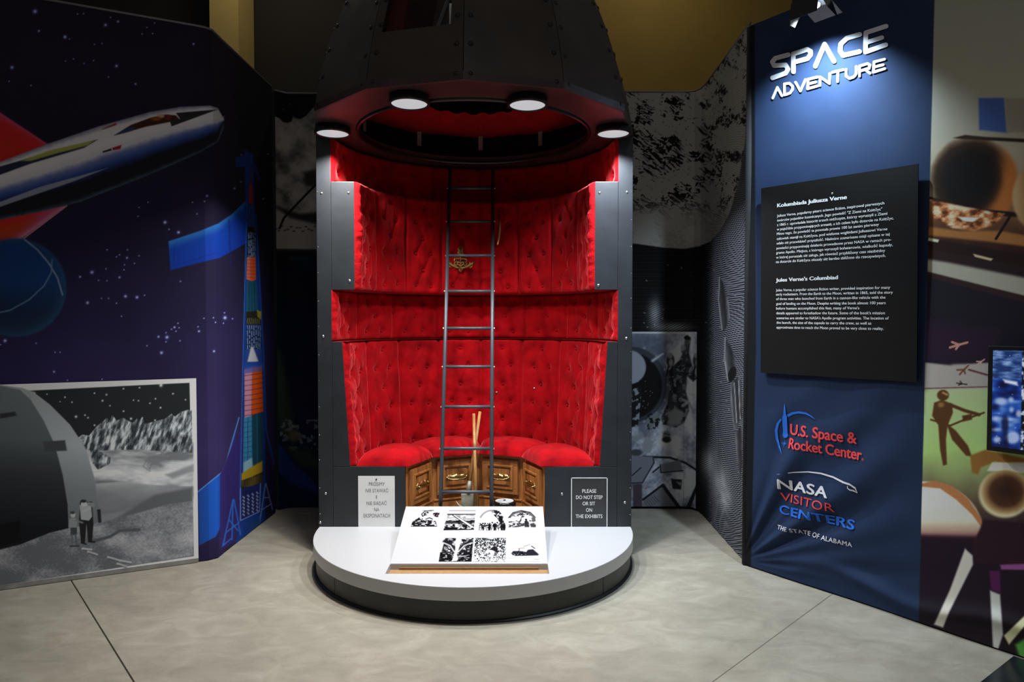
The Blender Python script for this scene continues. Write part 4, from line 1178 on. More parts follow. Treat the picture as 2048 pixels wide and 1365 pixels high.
def paint_inset(x, y):
    p = Ink(x, y, (214, 214, 216))
    p.c += (fbm(x / 4, y / 4, 2)[:, None] - 0.5) * 10
    tl, tr, br, bl = (-330, 801), (379, 766), (387.5, 1113), (-330, 1222)
    def gtex(xx, yy, a, b): 
        f = fbm(xx / 90, yy / 40, 4); g = fbm(xx / 2.4, yy / 2.4, 2)
        return f, g
    p.poly([tl, tr, br, bl], (32, 36, 39), 1)
    inside = np.zeros(len(x), bool); _, ins = p.dist([tl, tr, br, bl], np.arange(len(x)), True)
    for sx, sy, r in ((322, 771, 3), (172, 773, 1.4), (247, 778, 1.4), (279, 776, 1.4), (189, 787, 1.4), (213, 790, 1.6), (130, 795, 1.4), (346, 788, 1.5), (144, 805, 1.4), (205, 802, 1.7), (267, 801, 1.3), (277, 802, 1.3), (311, 798, 1.4), (300, 807, 1.3), (371, 800, 1.2), (321, 816, 1.6), (220, 812, 1.2), (247, 823, 1.5), (152, 834, 2.2), (170, 831, 1.5), (176, 836, 1.5), (262, 838, 2), (310, 841, 1.5), (189, 851, 1.5), (68, 787, 2.4), (94, 789, 1.2), (120, 804, 1.0), (110, 835, 1.2)):
        p.star(sx, sy, r * 1.1, (214, 218, 220))
    # plain and swirls
    def plain(xx, yy):
        f = fbm(xx / 60 + 3, yy / 18 + 0.6 * fbm(xx / 40, yy / 40, 2), 4)
        return ramp(f, [(0.25, (106, 110, 114)), (0.5, (168, 171, 174)), (0.75, (206, 208, 210))])
    p.poly([(170, 895), (387, 885), (387, 1000), (190, 1000)], plain, 2)
    for k in range(5): p.line([(340 - 22 + 4 * k, 900 + 3 * k), (332 - 8 * k, 912), (318 - 8 * k, 925 + 2 * k), (300, 931 + 3 * k)], 2, (112, 116, 122), 1.5, 0.7)
    p.oval(308, 921, 18, 6, (112, 116, 120), 3, 0.8); p.poly([(285, 905), (320, 903), (300, 914)], (126, 130, 134), 4)
    p.poly([(330, 950), (387, 930), (387, 944), (345, 958)], (132, 136, 140), 4)
    # mountains
    def rock(xx, yy):
        f = fbm(xx / 5 + 0.3 * yy / 5, yy / 14, 4)
        return ramp(f, [(0.3, (44, 50, 54)), (0.5, (104, 112, 118)), (0.62, (156, 163, 168)), (0.75, (196, 202, 206))])
    ridge = [(150, 880), (165, 870), (178, 872), (196, 850), (206, 844), (213, 836), (219, 842), (225, 830), (233, 842), (246, 836), (256, 842), (264, 846), (274, 838), (278, 842), (285, 834), (289, 848), (300, 846), (314, 842), (330, 838), (343, 828), (350, 834), (362, 824), (376, 820), (384, 822), (384, 905), (330, 900), (260, 900), (205, 902), (165, 900)]
    p.poly(ridge, rock, 1)
    p.poly([(180, 900), (186, 896), (205, 906), (221, 916), (220, 928), (196, 940), (184, 926)], rock, 1)
    p.poly([(300, 880), (340, 868), (384, 872), (384, 906), (300, 902)], lambda xx, yy: rock(xx, yy) * 0.85, 2)
    # dunes
    def dune(xx, yy):
        f = fbm(xx / 70, yy / 30, 3); return ramp((yy - 960) / 70 + (f - 0.5) * 0.8, [(0, (152, 155, 158)), (0.4, (126, 129, 133)), (0.8, (104, 108, 112)), (1, (120, 124, 128))])
    p.poly([(190, 968), (240, 964), (300, 970), (384, 974), (385, 1040), (190, 1070)], dune, 2)
    p.poly([(260, 1020), (310, 990), (385, 975), (385, 1005), (330, 1014), (230, 1040)], (86, 90, 94), 5)
    # observatory
    p.poly([(-330, 800), (0, 770), (44, 776), (66, 784), (100, 810), (140, 850), (170, 895), (190, 960), (203, 1048), (0, 1090), (-330, 1150)], (142, 148, 152), 1.2)
    def domeshade(xx, yy): return ramp((yy - 780) / 280, [(0, (92, 100, 104)), (0.35, (78, 86, 90)), (0.6, (46, 50, 54)), (1, (20, 22, 26))])
    p.poly([(-330, 800), (0, 772), (40, 780), (62, 800), (88, 842), (110, 890), (126, 950), (136, 1010), (138, 1066), (0, 1110), (-330, 1170)], domeshade, 2)
    def band(xx, yy): return ramp((yy - 780) / 280, [(0, (132, 139, 142)), (0.4, (150, 156, 160)), (0.7, (112, 118, 122)), (1, (92, 98, 102))])
    p.poly([(44, 778), (66, 786), (100, 812), (140, 852), (170, 896), (190, 962), (203, 1044), (138, 1066), (136, 1010), (126, 950), (110, 890), (88, 842), (62, 800)], band, 2)
    p.poly([(86, 884), (130, 881), (134, 902), (90, 904)], (58, 62, 66), 2); p.poly([(0, 828), (30, 824), (34, 832), (0, 838)], (40, 44, 48), 2)
    p.poly([(0, 1050), (40, 1042), (42, 1084), (0, 1094)], (14, 14, 16), 2)
    p.poly([(194, 1020), (201, 1019), (203, 1048), (197, 1050)], (34, 36, 40), 1)
    # foreground ground
    def ground(xx, yy):
        g = fbm(xx / 3, yy / 2.4, 3); f = fbm(xx / 80, yy / 40, 3)
        return ramp(g * 0.25 + f * 0.75 + (xx - 200) / 1600, [(0.3, (92, 95, 100)), (0.5, (134, 136, 141)), (0.7, (168, 170, 174))])
    p.poly([(-330, 1180), (0, 1100), (40, 1090), (100, 1066), (138, 1057), (200, 1046), (280, 1026), (340, 1008), (386, 1003), (387, 1112), (200, 1142), (0, 1172), (-330, 1222)], ground, 1.5)
    p.line([(184, 1084), (220, 1074), (240, 1062), (278, 1060)], 6, (76, 78, 82), 2)
    for a, b in (((165, 1098), (183, 1100)), ((176, 1104), (194, 1110)), ((216, 1115), (243, 1123)), ((240, 1122), (262, 1126)), ((235, 1128), (252, 1134))):
        p.line([a, b], 4, (170, 172, 176), 1.2); p.line([(a[0] + 2, a[1] + 3), (b[0] + 2, b[1] + 3)], 2, (84, 86, 90), 1)
    # two small figures
    p.poly([(160, 1004), (184, 1004), (187, 1050), (184, 1084), (176, 1084), (173, 1050), (170, 1086), (162, 1088), (158, 1044)], (30, 31, 34), 1)
    p.poly([(159, 1012), (165, 1006), (182, 1008), (184, 1034), (178, 1042), (162, 1040)], (150, 154, 158), 1)
    p.oval(168, 1008, 6, 6.5, (170, 172, 176), 1); p.oval(167, 1003, 6, 3.2, (40, 40, 42), 1)
    p.line([(166, 1024), (178, 1018), (182, 1008)], 4, (160, 163, 166), 1); p.poly([(175, 1004), (190, 1008), (188, 1016), (176, 1012)], (120, 122, 126), 1)
    p.line([(163, 1086), (172, 1089)], 3, (24, 24, 26)); p.line([(178, 1084), (189, 1085)], 3, (24, 24, 26))
    p.oval(146, 1030, 5, 6, (160, 163, 166), 1); p.oval(145, 1026, 5, 3, (60, 60, 62), 1)
    p.poly([(139, 1038), (150, 1036), (155, 1044), (153, 1058), (142, 1060), (137, 1054)], (126, 130, 132), 1)
    p.poly([(141, 1056), (154, 1056), (154, 1070), (141, 1072)], (58, 60, 64), 1); p.line([(144, 1070), (145, 1092)], 3.4, (90, 92, 94), 1); p.line([(151, 1070), (153, 1090)], 3.4, (84, 86, 90), 1)
    p.line([(152, 1042), (165, 1046)], 3.4, (110, 113, 116), 1); p.line([(140, 1093), (158, 1093)], 2.4, (40, 40, 42), 1)
    return p
def paint_left_back(x, y):
    p = Ink(x, y, (13, 15, 24))
    p.c[:] = ramp(y, [(170, (10, 10, 14)), (500, (16, 18, 26)), (600, (8, 18, 44)), (760, (8, 18, 48)), (1020, (14, 24, 62))])
    for sx, sy in ((580, 208), (615, 181), (567, 219), (560, 330)): p.star(sx, sy, 1.4, (120, 120, 120))
    def moonrock(xx, yy):
        f = fbm(xx / 26, yy / 26, 4); return ramp(f, [(0.25, (84, 80, 78)), (0.5, (150, 144, 138)), (0.75, (186, 178, 170))])
    p.poly([(541, 226), (550, 233), (558, 236), (566, 244), (575, 246), (583, 243), (586, 232), (590, 236), (600, 238), (612, 232), (622, 220), (631, 210), (720, 190), (720, 500), (549, 497)], moonrock, 1.6)
    p.poly([(545, 420), (800, 430), (800, 500), (549, 497)], (168, 161, 153), 10)
    p.poly([(552, 414), (580, 436), (632, 448), (700, 440), (700, 420), (600, 428), (575, 420)], (46, 44, 44), 5)
    p.line([(700, 300), (629, 372), (600, 402), (568, 436), (559, 457)], 4.2, (14, 13, 13), 1.2)
    p.poly([(606, 345), (632, 338), (640, 370), (612, 372)], (56, 53, 52), 6)
    for k in range(14): p.oval(552 + 6 * k, 458 + 5 * math.sin(k * 2.3), 2.6, 1.2, (40, 38, 38), 1)
    p.line([(541, 178), (543, 240), (549, 496)], 3, (96, 96, 92), 1)
    p.oval(598, 517, 16, 3, (70, 80, 90), 4, 0.6); p.oval(625, 530, 26, 14, (20, 40, 70), 12, 0.7)
    p.poly([(548, 690), (560, 700), (575, 760), (585, 840), (600, 880), (560, 870), (548, 800)], (52, 66, 50), 8, 0.9)
    f = fbm(x / 7, y / 7, 3)
    idx = p.box([(560, 840), (720, 900)], 0); p.put(sst(0.56, 0.66, f[idx]) * 0.8, (120, 128, 136), idx)
    p.oval(588, 872, 14, 12, (104, 88, 72), 6, 0.8); p.poly([(560, 890), (620, 900), (660, 950), (600, 930)], (52, 62, 44), 8, 0.8)
    p.poly([(546, 850), (560, 890), (590, 930), (640, 976), (640, 1020), (600, 990), (546, 930)], (18, 48, 112), 4)
    p.poly([(546, 960), (590, 968), (640, 990), (640, 1022), (546, 1022)], (14, 30, 66), 6)
    return p

corner = [(-1.812, 3.845), (-1.765, 3.873), (-1.728, 3.905), (-1.703, 3.945), (-1.692, 3.99), (-1.688, 4.05)]
pa = floor_pt(0, 1181)[:2]; pb = floor_pt(397, 1125)[:2]; dA = (pb - pa) / np.linalg.norm(pb - pa)
A0 = pa - dA * 0.75
polyA = [tuple(A0), tuple(pb - dA * 0.02)]
polyB = [tuple(pb - dA * 0.02), tuple(pb + dA * 0.055), tuple(pb + dA * 0.055 + np.array([0.035, 0.04])), (-1.688, 4.03), (-1.680, 4.80)]
polyL = polyA + polyB[1:]
lw = thing('display_wall', 'left display wall printed with a spacecraft, stars and a cutaway rocket', 'display wall', (-2.0, 3.9, 0))
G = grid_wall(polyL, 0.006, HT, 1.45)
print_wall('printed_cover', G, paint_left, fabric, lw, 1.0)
backing('core', polyL, 0.002, HT - 0.004, 0.05, blackcl, lw)
def hem(name, poly, z, r, m, parent, off=0.0):
    MB().tube([(q[0], q[1], z) for q in poly], r, 8).build(name, m, parent, smooth=True)
hem('top_rail', polyL, HT, 0.006, greyframe, lw)
# black and white picture sewn on the flat part
plA = Plane(polyA[0], polyA[1])
uB = plA.hit(397, 1124)[0]; zt1 = plA.hit(388, 757)[1]
GI = grid_wall([tuple(plA.at(max(0.05, -0.1), 0)[:2]), tuple(plA.at(uB, 0)[:2])], 0.012, zt1, 1.2, off=0.006)
inset = print_wall('picture_print', GI, paint_inset, fabric, lw, 1.5, label='black and white picture of two figures by a domed observatory in a lunar landscape')
silver = mat('silver_tape', (170, 170, 172), 0.28, 0.7, noise=0.2, nscale=20)
MB().prism([plA.at(0.05, 0.003, 0.006), plA.at(uB, 0.003, 0.006), plA.at(uB, 0.026, 0.006), plA.at(0.05, 0.026, 0.006)], plA.n * 0.004).build('bottom_tape', silver, inset)

lb = thing('display_wall', 'narrow dark display wall left of the capsule with a grey lunar picture', 'display wall', (-1.2, 4.95, 0))
polyC = [(-1.680, 4.865), (-1.62, 4.93), (-0.75, 4.95)]
G = grid_wall(polyC, 0.006, HT, 1.45)
print_wall('printed_cover', G, paint_left_back, fabric, lb)
backing('core', polyC, 0.002, HT - 0.004, 0.05, blackcl, lb)
hem('top_rail', polyC, HT, 0.006, greyframe, lb)

# ---- right display: engraving of the moon over a line-shaded sky
def paint_moon(x, y):
    p = Ink(x, y, (18, 18, 20))
    onD = sst(1405, 1432, x)
    # fine engraved sky lines
    f = fbm(x / 40, y / 60, 3)
    per = 4.6 - 0.5 * onD
    ph = (y + 0.16 * (x - 1400) * onD + 5 * f * onD) / per
    ln = 0.5 + 0.5 * np.sin(2 * PI * ph)
    dens = 0.18 + 0.36 * onD * (0.65 + 0.6 * f)
    m = sst(1 - dens, 1 - dens + 0.4, ln)
    p.c[:] = np.array((15, 15, 17.0)) + m[:, None] * (np.array((46, 47, 50.0)) * (1 - onD[:, None]) + np.array((128, 132, 142.0)) * onD[:, None])
    for _ in range(70):
        sx = 1262 + 236 * random.random(); sy = 500 + 560 * random.random()
        if sx < 1408 and sy > 655: continue
        p.line([(sx, sy), (sx + 3 * random.random(), sy + 3 * random.random())], 2, (150, 150, 152), 0.8, 0.8)
    # cloud wisps
    for cx, cy, rx, ry in ((1345, 655, 40, 12), (1310, 628, 16, 34), (1416, 925, 18, 38), (1440, 965, 22, 40), (1450, 1000, 16, 30)):
        idx = p.box([(cx - 2 * rx, cy - 2 * ry), (cx + 2 * rx, cy + 2 * ry)], 0)
        q = np.exp(-(((x[idx] - cx) / rx) ** 2 + ((y[idx] - cy) / ry) ** 2) * 1.4)
        l2 = 0.5 + 0.5 * np.sin(2 * PI * (y[idx] + 0.5 * (x[idx] - cx)) / 4.4)
        p.put(q * (0.35 + 0.65 * l2), (196, 198, 202), idx)
    moon = [(1180, 150), (1400, 140), (1510, 20), (1497, 90), (1495, 230), (1490, 285), (1476, 370), (1460, 425), (1440, 462), (1420, 484), (1398, 493), (1370, 498), (1330, 496), (1266, 487), (1180, 480)]
    def lunar(xx, yy):
        od = sst(1405, 1432, xx)
        b = ramp(od, [(0, (182, 178, 173)), (1, (196, 193, 188))])
        lo = sst(380, 440, yy)
        tone = fbm(xx / 30 + 4, yy / 26 + 2, 4)
        # engraver's strokes: directional fine noise
        wob = 6 * fbm(xx / 22, yy / 22, 2)
        s = fbm((xx + 0.5 * yy) / 7 + wob, (yy - 0.5 * xx) / 2.5 + wob, 2)
        s2 = fbm(xx / 2.4, yy / 5.0, 2)
        thr = 0.80 - 0.36 * np.clip((tone - 0.36) / 0.26, 0, 1)
        k = sst(thr - 0.04, thr + 0.04, np.where(xx < 1420, s, 0.5 * s + 0.5 * s2))
        k = k * (1 - 0.9 * lo)
        # curved hatching towards the limb
        hat = 0.5 + 0.5 * np.sin(2 * PI * (yy - 0.45 * xx) / 4.6)
        k2 = od * sst(0.55, 0.95, hat) * 0.55
        q = np.clip(k + k2, 0, 1)[:, None]
        return b * (1 - q) + np.array((20, 19, 18.0)) * q
    p.poly(moon, lunar, 1.5)
    # train of shells rising along the side wall
    def metal(ax, w):
        return lambda xx, yy: ramp((xx - np.interp(yy, ax[0], ax[1])) / w + 0.25 * (fbm(xx / 3, yy / 14, 3) - 0.5), [(-0.6, (150, 152, 156)), (-0.2, (70, 72, 76)), (0.2, (36, 37, 40)), (0.6, (120, 122, 126))])
    p.poly([(1439, 554), (1446, 566), (1458, 606), (1460, 636), (1450, 660), (1444, 662), (1438, 620)], metal(([554, 660], [1440, 1450]), 20), 1)
    p.line([(1439, 554), (1437, 600), (1444, 660)], 1.6, (170, 172, 176), 0.8)
    p.poly([(1452, 574), (1458, 572), (1460, 586), (1455, 590)], (90, 92, 96), 1)
    p.poly([(1450, 676), (1462, 694), (1471, 718), (1473, 740), (1464, 766), (1455, 762), (1450, 730)], metal(([676, 766], [1454, 1466]), 22), 1)
    p.oval(1464, 749, 8, 16, (20, 20, 22), 1, 1, 0.3); p.line([(1450, 676), (1449, 720), (1456, 762)], 1.6, (176, 178, 182), 0.8)
    p.poly([(1462, 766), (1479, 752), (1485, 800), (1484, 826), (1474, 858), (1468, 862), (1461, 800)], metal(([752, 860], [1469, 1478]), 22), 1)
    for k in range(5): p.line([(1464 + k * 4.4, 768 - k * 2), (1470 + k * 3.4, 850 - k * 4)], 1.2, (186, 188, 190) if k % 2 else (40, 40, 44), 0.7)
    p.poly([(1470, 868), (1484, 850), (1484, 930), (1481, 958), (1474, 920)], metal(([850, 958], [1476, 1482]), 14), 1)
    return p
def paint_cabin(x, y):
    p = Ink(x, y, (0, 0, 0))
    f = fbm(x / 30, y / 34, 4); g = fbm(x / 5, y / 5, 3)
    p.c[:] = ramp(f * 0.75 + g * 0.25 + (x - 1340) / 900, [(0.3, (92, 95, 110)), (0.5, (144, 147, 158)), (0.7, (188, 188, 192))])
    p.poly([(1200, 662), (1330, 664), (1330, 720), (1200, 720)], (64, 68, 84), 16, 0.7)
    D = (22, 22, 26); M = (64, 66, 74); Lg = (140, 142, 148)
    # porthole
    p.oval(1262, 770, 78, 84, (78, 82, 94), 3); p.oval(1262, 770, 72, 76, (50, 53, 62), 2); p.oval(1262, 772, 62, 66, (13, 13, 15), 2)
    p.oval(1258, 735, 34, 34, (128, 130, 142), 2)
    for k in range(26): p.star(1262 + 55 * (random.random() - .2), 790 + 60 * (random.random() - .5), 1.0, (120, 120, 124))
    for a in np.linspace(-1.2, 1.2, 7): p.oval(1262 + 74 * math.cos(a), 770 + 79 * math.sin(a), 3, 3, (110, 114, 124), 1)
    p.line([(1305, 722), (1326, 708)], 7, (96, 98, 106), 2); p.line([(1305, 722), (1326, 708)], 3, (150, 152, 158), 1)
    # seated figure at the left edge
    p.poly([(1262, 780), (1280, 774), (1284, 790), (1278, 830), (1276, 850), (1262, 856)], D, 2); grit_px(p, [(1262, 776), (1284, 776), (1278, 856), (1262, 856)], 7, 0.56, (120, 122, 128), 2)
    # upside-down floating man
    body = [(1336, 742), (1360, 720), (1372, 690), (1376, 672), (1382, 676), (1378, 706), (1384, 730), (1394, 758), (1386, 764), (1374, 752), (1372, 784), (1376, 800), (1378, 822), (1368, 846), (1352, 856), (1340, 852), (1326, 850), (1322, 836), (1334, 808), (1338, 780)]
    p.poly(body, (52, 53, 58), 2)
    grit_px(p, body, 9, 0.56, (34, 34, 38), 4); grit_px(p, body, 6, 0.60, (104, 106, 112), 9)
    p.poly([(1334, 826), (1352, 816), (1366, 824), (1362, 850), (1340, 854)], (122, 122, 124), 4)
    p.oval(1333, 872, 8, 10, (104, 100, 98), 2); p.oval(1333, 880, 9, 6, (36, 34, 34), 2); p.line([(1328, 868), (1340, 870)], 1.6, D)
    p.line([(1366, 800), (1378, 806), (1388, 826)], 5, (130, 130, 132), 1.5); p.line([(1366, 812), (1374, 806)], 6, (140, 140, 142), 2)
    p.line([(1374, 674), (1372, 694), (1366, 704)], 7, (70, 72, 78), 2); p.oval(1374, 676, 6, 4, D, 1); p.oval(1366, 696, 5, 6, (126, 126, 128), 1.5)
    # two upside-down dogs
    for dx, dy in ((1341, 722), (1394, 722)):
        p.oval(dx, dy, 8, 14, (46, 47, 52), 2); p.oval(dx - 1, dy - 10, 5, 5, (120, 120, 124), 1.5); p.oval(dx + 1, dy + 4, 4, 8, (128, 128, 130), 2); p.line([(dx - 4, dy + 12), (dx - 8, dy + 30)], 3, D); p.line([(dx + 4, dy + 12), (dx + 1, dy + 34)], 3, D)
    # birds, bottle, plate, table
    p.poly([(1292, 840), (1306, 828), (1324, 824), (1316, 846), (1300, 858), (1294, 852)], (96, 98, 104), 3); grit_px(p, [(1290, 824), (1326, 824), (1316, 860), (1290, 860)], 6, 0.55, D, 3)
    p.poly([(1284, 892), (1292, 874), (1300, 872), (1306, 892), (1300, 906), (1288, 906)], (124, 126, 132), 2); p.oval(1298, 871, 4, 5, (110, 110, 114), 1)
    p.oval(1275, 876, 14, 5, (120, 122, 130), 1.5, 1, -0.35); p.oval(1272, 906, 12, 7, (60, 62, 68), 2)
    p.line([(1286, 914), (1340, 916), (1370, 926), (1398, 944)], 4, D, 1.5)
    p.poly([(1262, 912), (1306, 914), (1310, 926), (1286, 966), (1262, 968)], (104, 106, 116), 2); p.line([(1306, 916), (1308, 926), (1285, 966), (1262, 967)], 2.4, (40, 42, 48), 1)
    p.line([(1264, 952), (1282, 936)], 2, D); p.poly([(1266, 970), (1284, 968), (1284, 1022), (1266, 1022)], (66, 56, 66), 2)
    p.poly([(1320, 930), (1360, 920), (1366, 944), (1322, 946)], (96, 98, 104), 2); p.line([(1320, 930), (1322, 946), (1366, 942)], 2, D)
    p.poly([(1342, 958), (1364, 960), (1362, 980), (1345, 978)], (36, 36, 40), 1.5); p.poly([(1352, 964), (1366, 966), (1360, 972)], (120, 120, 124), 1.5)
    p.poly([(1286, 1000), (1326, 970), (1366, 1022), (1300, 1026)], (100, 102, 108), 2); p.line([(1286, 1000), (1326, 970), (1362, 1020)], 4, D, 1)
    for k in range(6): p.line([(1288 + 4 * k, 1004 - 2.4 * k), (1298 + 4 * k, 1016 - 2.4 * k)], 1.3, (60, 60, 64), 0.7)
    p.line([(1326, 972), (1360, 1018)], 7, (34, 34, 38), 1.5); p.poly([(1372, 1016), (1392, 970), (1396, 974), (1380, 1020)], (30, 30, 34), 1.5); p.line([(1306, 945), (1318, 935)], 3, D)
    p.star(1291.5, 977.5, 1.6, (220, 40, 50))
    p.c[:] = np.minimum(p.c * 1.25, 220)
    # white hem
    p.poly([(1200, 660), (1412, 661), (1412, 668), (1200, 667)], (222, 222, 224), 0.8)
    p.poly([(1403, 660), (1412, 660), (1409, 900), (1398, 1040), (1394, 1040), (1400, 880)], (222, 222, 224), 0.8)
    p.poly([(1200, 1022), (1400, 1022), (1400, 1030), (1200, 1030)], (120, 120, 124), 1)
    return p
def grit_px(p, pts, sc, th, col, seed=0):
    idx = p.box(pts, 0)
    if not len(idx): return
    d, ins = p.dist(pts, idx, True)
    f = fbm(p.x[idx] / sc + seed, p.y[idx] / sc + seed * 1.7, 4)
    p.put(sst(th - 0.05, th + 0.05, f) * ins * sst(0, 2, d), col, idx)

C0 = floor_pt(1402, 1031)[:2]; D1 = floor_pt(1492, 1131)[:2]
rw = thing('display_wall', 'right rear display wall printed with an engraving of the moon and sky', 'display wall', (1.2, 4.8, 0))
polyR = [(0.2, 4.90), (1.24, 4.90), (1.30, 4.88), (1.33, 4.82), (1.337, 4.74), (float(D1[0]) + 0.004, float(D1[1]) + 0.02)]
G = grid_wall(polyR, 0.006, HT, 1.3, warp=lambda G: 0.0016 * np.sin(G[..., 1] * 40 + G[..., 2] * 1.3) * sst(1.28, 1.33, G[..., 0]) * sst(1.8, 0.4, G[..., 2]))
print_wall('printed_cover', G, paint_moon, fabric, rw)
backing('core', polyR[:-1] + [(polyR[-1][0], polyR[-1][1] + 0.03)], 0.002, HT - 0.004, 0.05, blackcl, rw)
hem('top_rail', polyR, HT, 0.006, greyframe, rw)
plR = Plane(polyR[0], polyR[1])
a = plR.hit(1408, 664)
ub = min(a[0], 1.0)
GC = grid_wall([(0.3, 4.90), (1.243, 4.90), (1.303, 4.88), (1.322, 4.84)], 0.02, float(a[1]), 1.2, off=0.008)
print_wall('picture_print', GC, paint_cabin, fabric, rw, label='grey picture of a floating upside down man and dogs beside a porthole')

# ---- right front display: navy banner, then colour art
BA = floor_pt(1493, 1133)[:2]; BB = floor_pt(2046, 1317)[:2]
pl = Plane(BA, BB)
HB = 2.965
def foldz(u, z):
    """loose fabric: diagonal pulls rising from the lower left corner, a sagging hem"""
    u = np.asarray(u, float); z = np.asarray(z, float)
    ang = np.arctan2(z - 0.02, u + 0.03); rad = np.hypot(u, z)
    fan = (np.sin(ang * 17 + 1.2) + 0.6 * np.sin(ang * 29)) * 0.0125 * np.exp(-((rad - 0.42) / 0.42) ** 2) * sst(0.04, 0.2, rad) * sst(0.05, 0.3, ang) * (1 - sst(1.15, 1.45, ang))
    diag = 0.007 * np.sin((z - 0.9 * u) * 19 + 0.6) * np.exp(-((z - 0.75) / 0.35) ** 2) * sst(0.05, 0.25, u) * (1 - sst(0.6, 0.9, u))
    hemw = 0.019 * np.exp(-((z - (0.10 - 0.03 * np.sin(u * 9))) / 0.035) ** 2) * sst(0.15, 0.35, u)
    broad = 0.004 * np.sin(u * 7 + z * 2.1) + 0.003 * np.sin(z * 5 - u * 4)
    topw = 0.010 * np.exp(-((z - 2.86 - 0.02 * np.sin(u * 22)) / 0.035) ** 2)
    return fan + diag + hemw + broad + topw
def seam_u(z): return 0
def paint_banner(x, y):
    p = Ink(x, y, (34, 50, 80))
    p.c += (fbm(x / 60, y / 60, 3)[:, None] - 0.5) * 8
    plain = p.c.copy()
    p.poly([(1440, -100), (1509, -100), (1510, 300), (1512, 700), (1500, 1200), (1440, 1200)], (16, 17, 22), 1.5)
    # colour art right of the seam
    sx = lambda yy: 1868 - 30 * yy / 1200
    art = [(1870.5, -120), (2400, -120), (2400, 1500), (1830, 1500), (1838, 1200), (1868, 0)]
    def sky(xx, yy): 
        f = fbm(xx / 50, yy / 50, 3)
        return ramp(yy + 30 * (f - 0.5), [(0, (128, 126, 104)), (230, (140, 134, 112)), (300, (150, 138, 112)), (430, (120, 80, 48)), (500, (70, 40, 34)), (560, (50, 40, 48)), (660, (50, 40, 58)), (720, (60, 40, 56)), (740, (150, 140, 124)), (770, (158, 168, 118)), (900, (150, 176, 98)), (1000, (96, 80, 60)), (1100, (44, 28, 44)), (1250, (40, 30, 44))])
    p.poly(art, sky, 1)
    p.poly([(1957, 196), (2008, 196), (2014, 266), (1958, 260)], (62, 84, 132), 3)
    p.poly([(2010, 196), (2100, 196), (2100, 262), (2014, 266)], (124, 116, 96), 3)
    def big(xx, yy):
        q = np.hypot((xx - 1945) / 92, (yy - 362) / 92) + 0.05 * (fbm(xx / 20, yy / 20, 3) - 0.5)
        d = (xx - 1945) / 92
        c = ramp(q, [(0, (20, 15, 14)), (0.6, (32, 23, 19)), (0.8, (66, 44, 30)), (0.92, (112, 92, 68)), (1.0, (150, 138, 110))])
        o = (sst(0.15, 0.8, d + 0.35 * (yy - 362) / 92) * sst(0.35, 0.75, q))[:, None]
        return c * (1 - o) + np.array((160, 92, 40.0)) * o
    p.oval(1945, 362, 90, 96, big, 6)
    p.poly([(1838, 388), (1900, 405), (1960, 418), (2060, 428), (2060, 436), (1950, 428), (1838, 398)], (40, 26, 22), 2)
    def under(xx, yy): return ramp(fbm(xx / 14, yy / 8, 3), [(0.3, (110, 56, 24)), (0.55, (172, 108, 62)), (0.75, (206, 170, 130))])
    p.poly([(1858, 398), (1930, 414), (2010, 428), (1990, 448), (1950, 462), (1905, 456), (1868, 436)], under, 3)
    p.poly([(1916, 434), (1958, 436), (1946, 444), (1926, 442)], (206, 190, 160), 2)
    p.poly([(1906, 276), (1930, 270), (1970, 274), (2100, 280), (2100, 288), (1960, 280), (1920, 278)], (62, 48, 38), 2)
    p.oval(2075, 395, 50, 66, lambda xx, yy: ramp(xx, [(2020, (168, 138, 96)), (2050, (150, 110, 66)), (2110, (90, 60, 40))]), 4)
    p.poly([(1846, 452), (1920, 462), (2000, 462), (2100, 480), (2100, 500), (1980, 484), (1844, 470)], (150, 96, 48), 4)
    p.line([(2022, 430), (1992, 478)], 5, (40, 26, 24), 1.5)
    p.poly([(1840, 474), (1900, 484), (2100, 520), (2100, 545), (1900, 506), (1840, 496)], (54, 32, 28), 3)
    p.poly([(1848, 474), (1878, 480), (1876, 485), (1846, 480)], (196, 180, 140), 1.5); p.poly([(1946, 508), (1986, 518), (1982, 522), (1950, 514)], (190, 160, 118), 1.5)
    p.poly([(1838, 516), (1900, 526), (2100, 566), (2100, 612), (1950, 570), (1838, 540)], (150, 142, 118), 5)
    p.poly([(1838, 540), (2100, 604), (2100, 620), (1838, 550)], (70, 44, 44), 2)
    p.poly([(1838, 550), (2100, 620), (2100, 725), (1838, 728)], (42, 36, 50), 4)
    p.poly([(1838, 640), (2000, 660), (2000, 720), (1838, 722)], (64, 36, 62), 14, 0.7)
    # small drifting figures
    def fig(cx, cy, s, c, rot):
        for a, l in ((rot, 1.0), (rot + 2.4, 0.8), (rot - 2.2, 0.9), (rot + 3.1, 1.1)): p.line([(cx, cy), (cx + 14 * s * l * math.cos(a), cy + 9 * s * l * math.sin(a))], 3.4 * s, c, 1)
    fig(1918, 690, 1.3, (176, 120, 100), -0.4); fig(1928, 738, 1.0, (206, 170, 140), -1.0); fig(1962, 724, 0.7, (190, 150, 130), -0.8); fig(1924, 767, 0.7, (50, 34, 30), 0.2)
    p.poly([(1838, 724), (1900, 732), (1980, 726), (1980, 778), (1838, 780)], (152, 142, 126), 3)
    fig(1928, 740, 1.1, (120, 76, 54), -1.0); fig(1924, 768, 0.7, (60, 40, 34), 0.2); p.line([(1938, 740), (1980, 752)], 4, (110, 60, 56), 1); p.line([(1838, 778), (1975, 774)], 2.4, (110, 70, 60), 1)
    # astronaut silhouette on green
    S = (104, 66, 34)
    p.oval(1886, 791, 12, 11, S, 2); p.poly([(1868, 806), (1884, 800), (1904, 808), (1906, 826), (1896, 850), (1876, 850), (1864, 832)], S, 2)
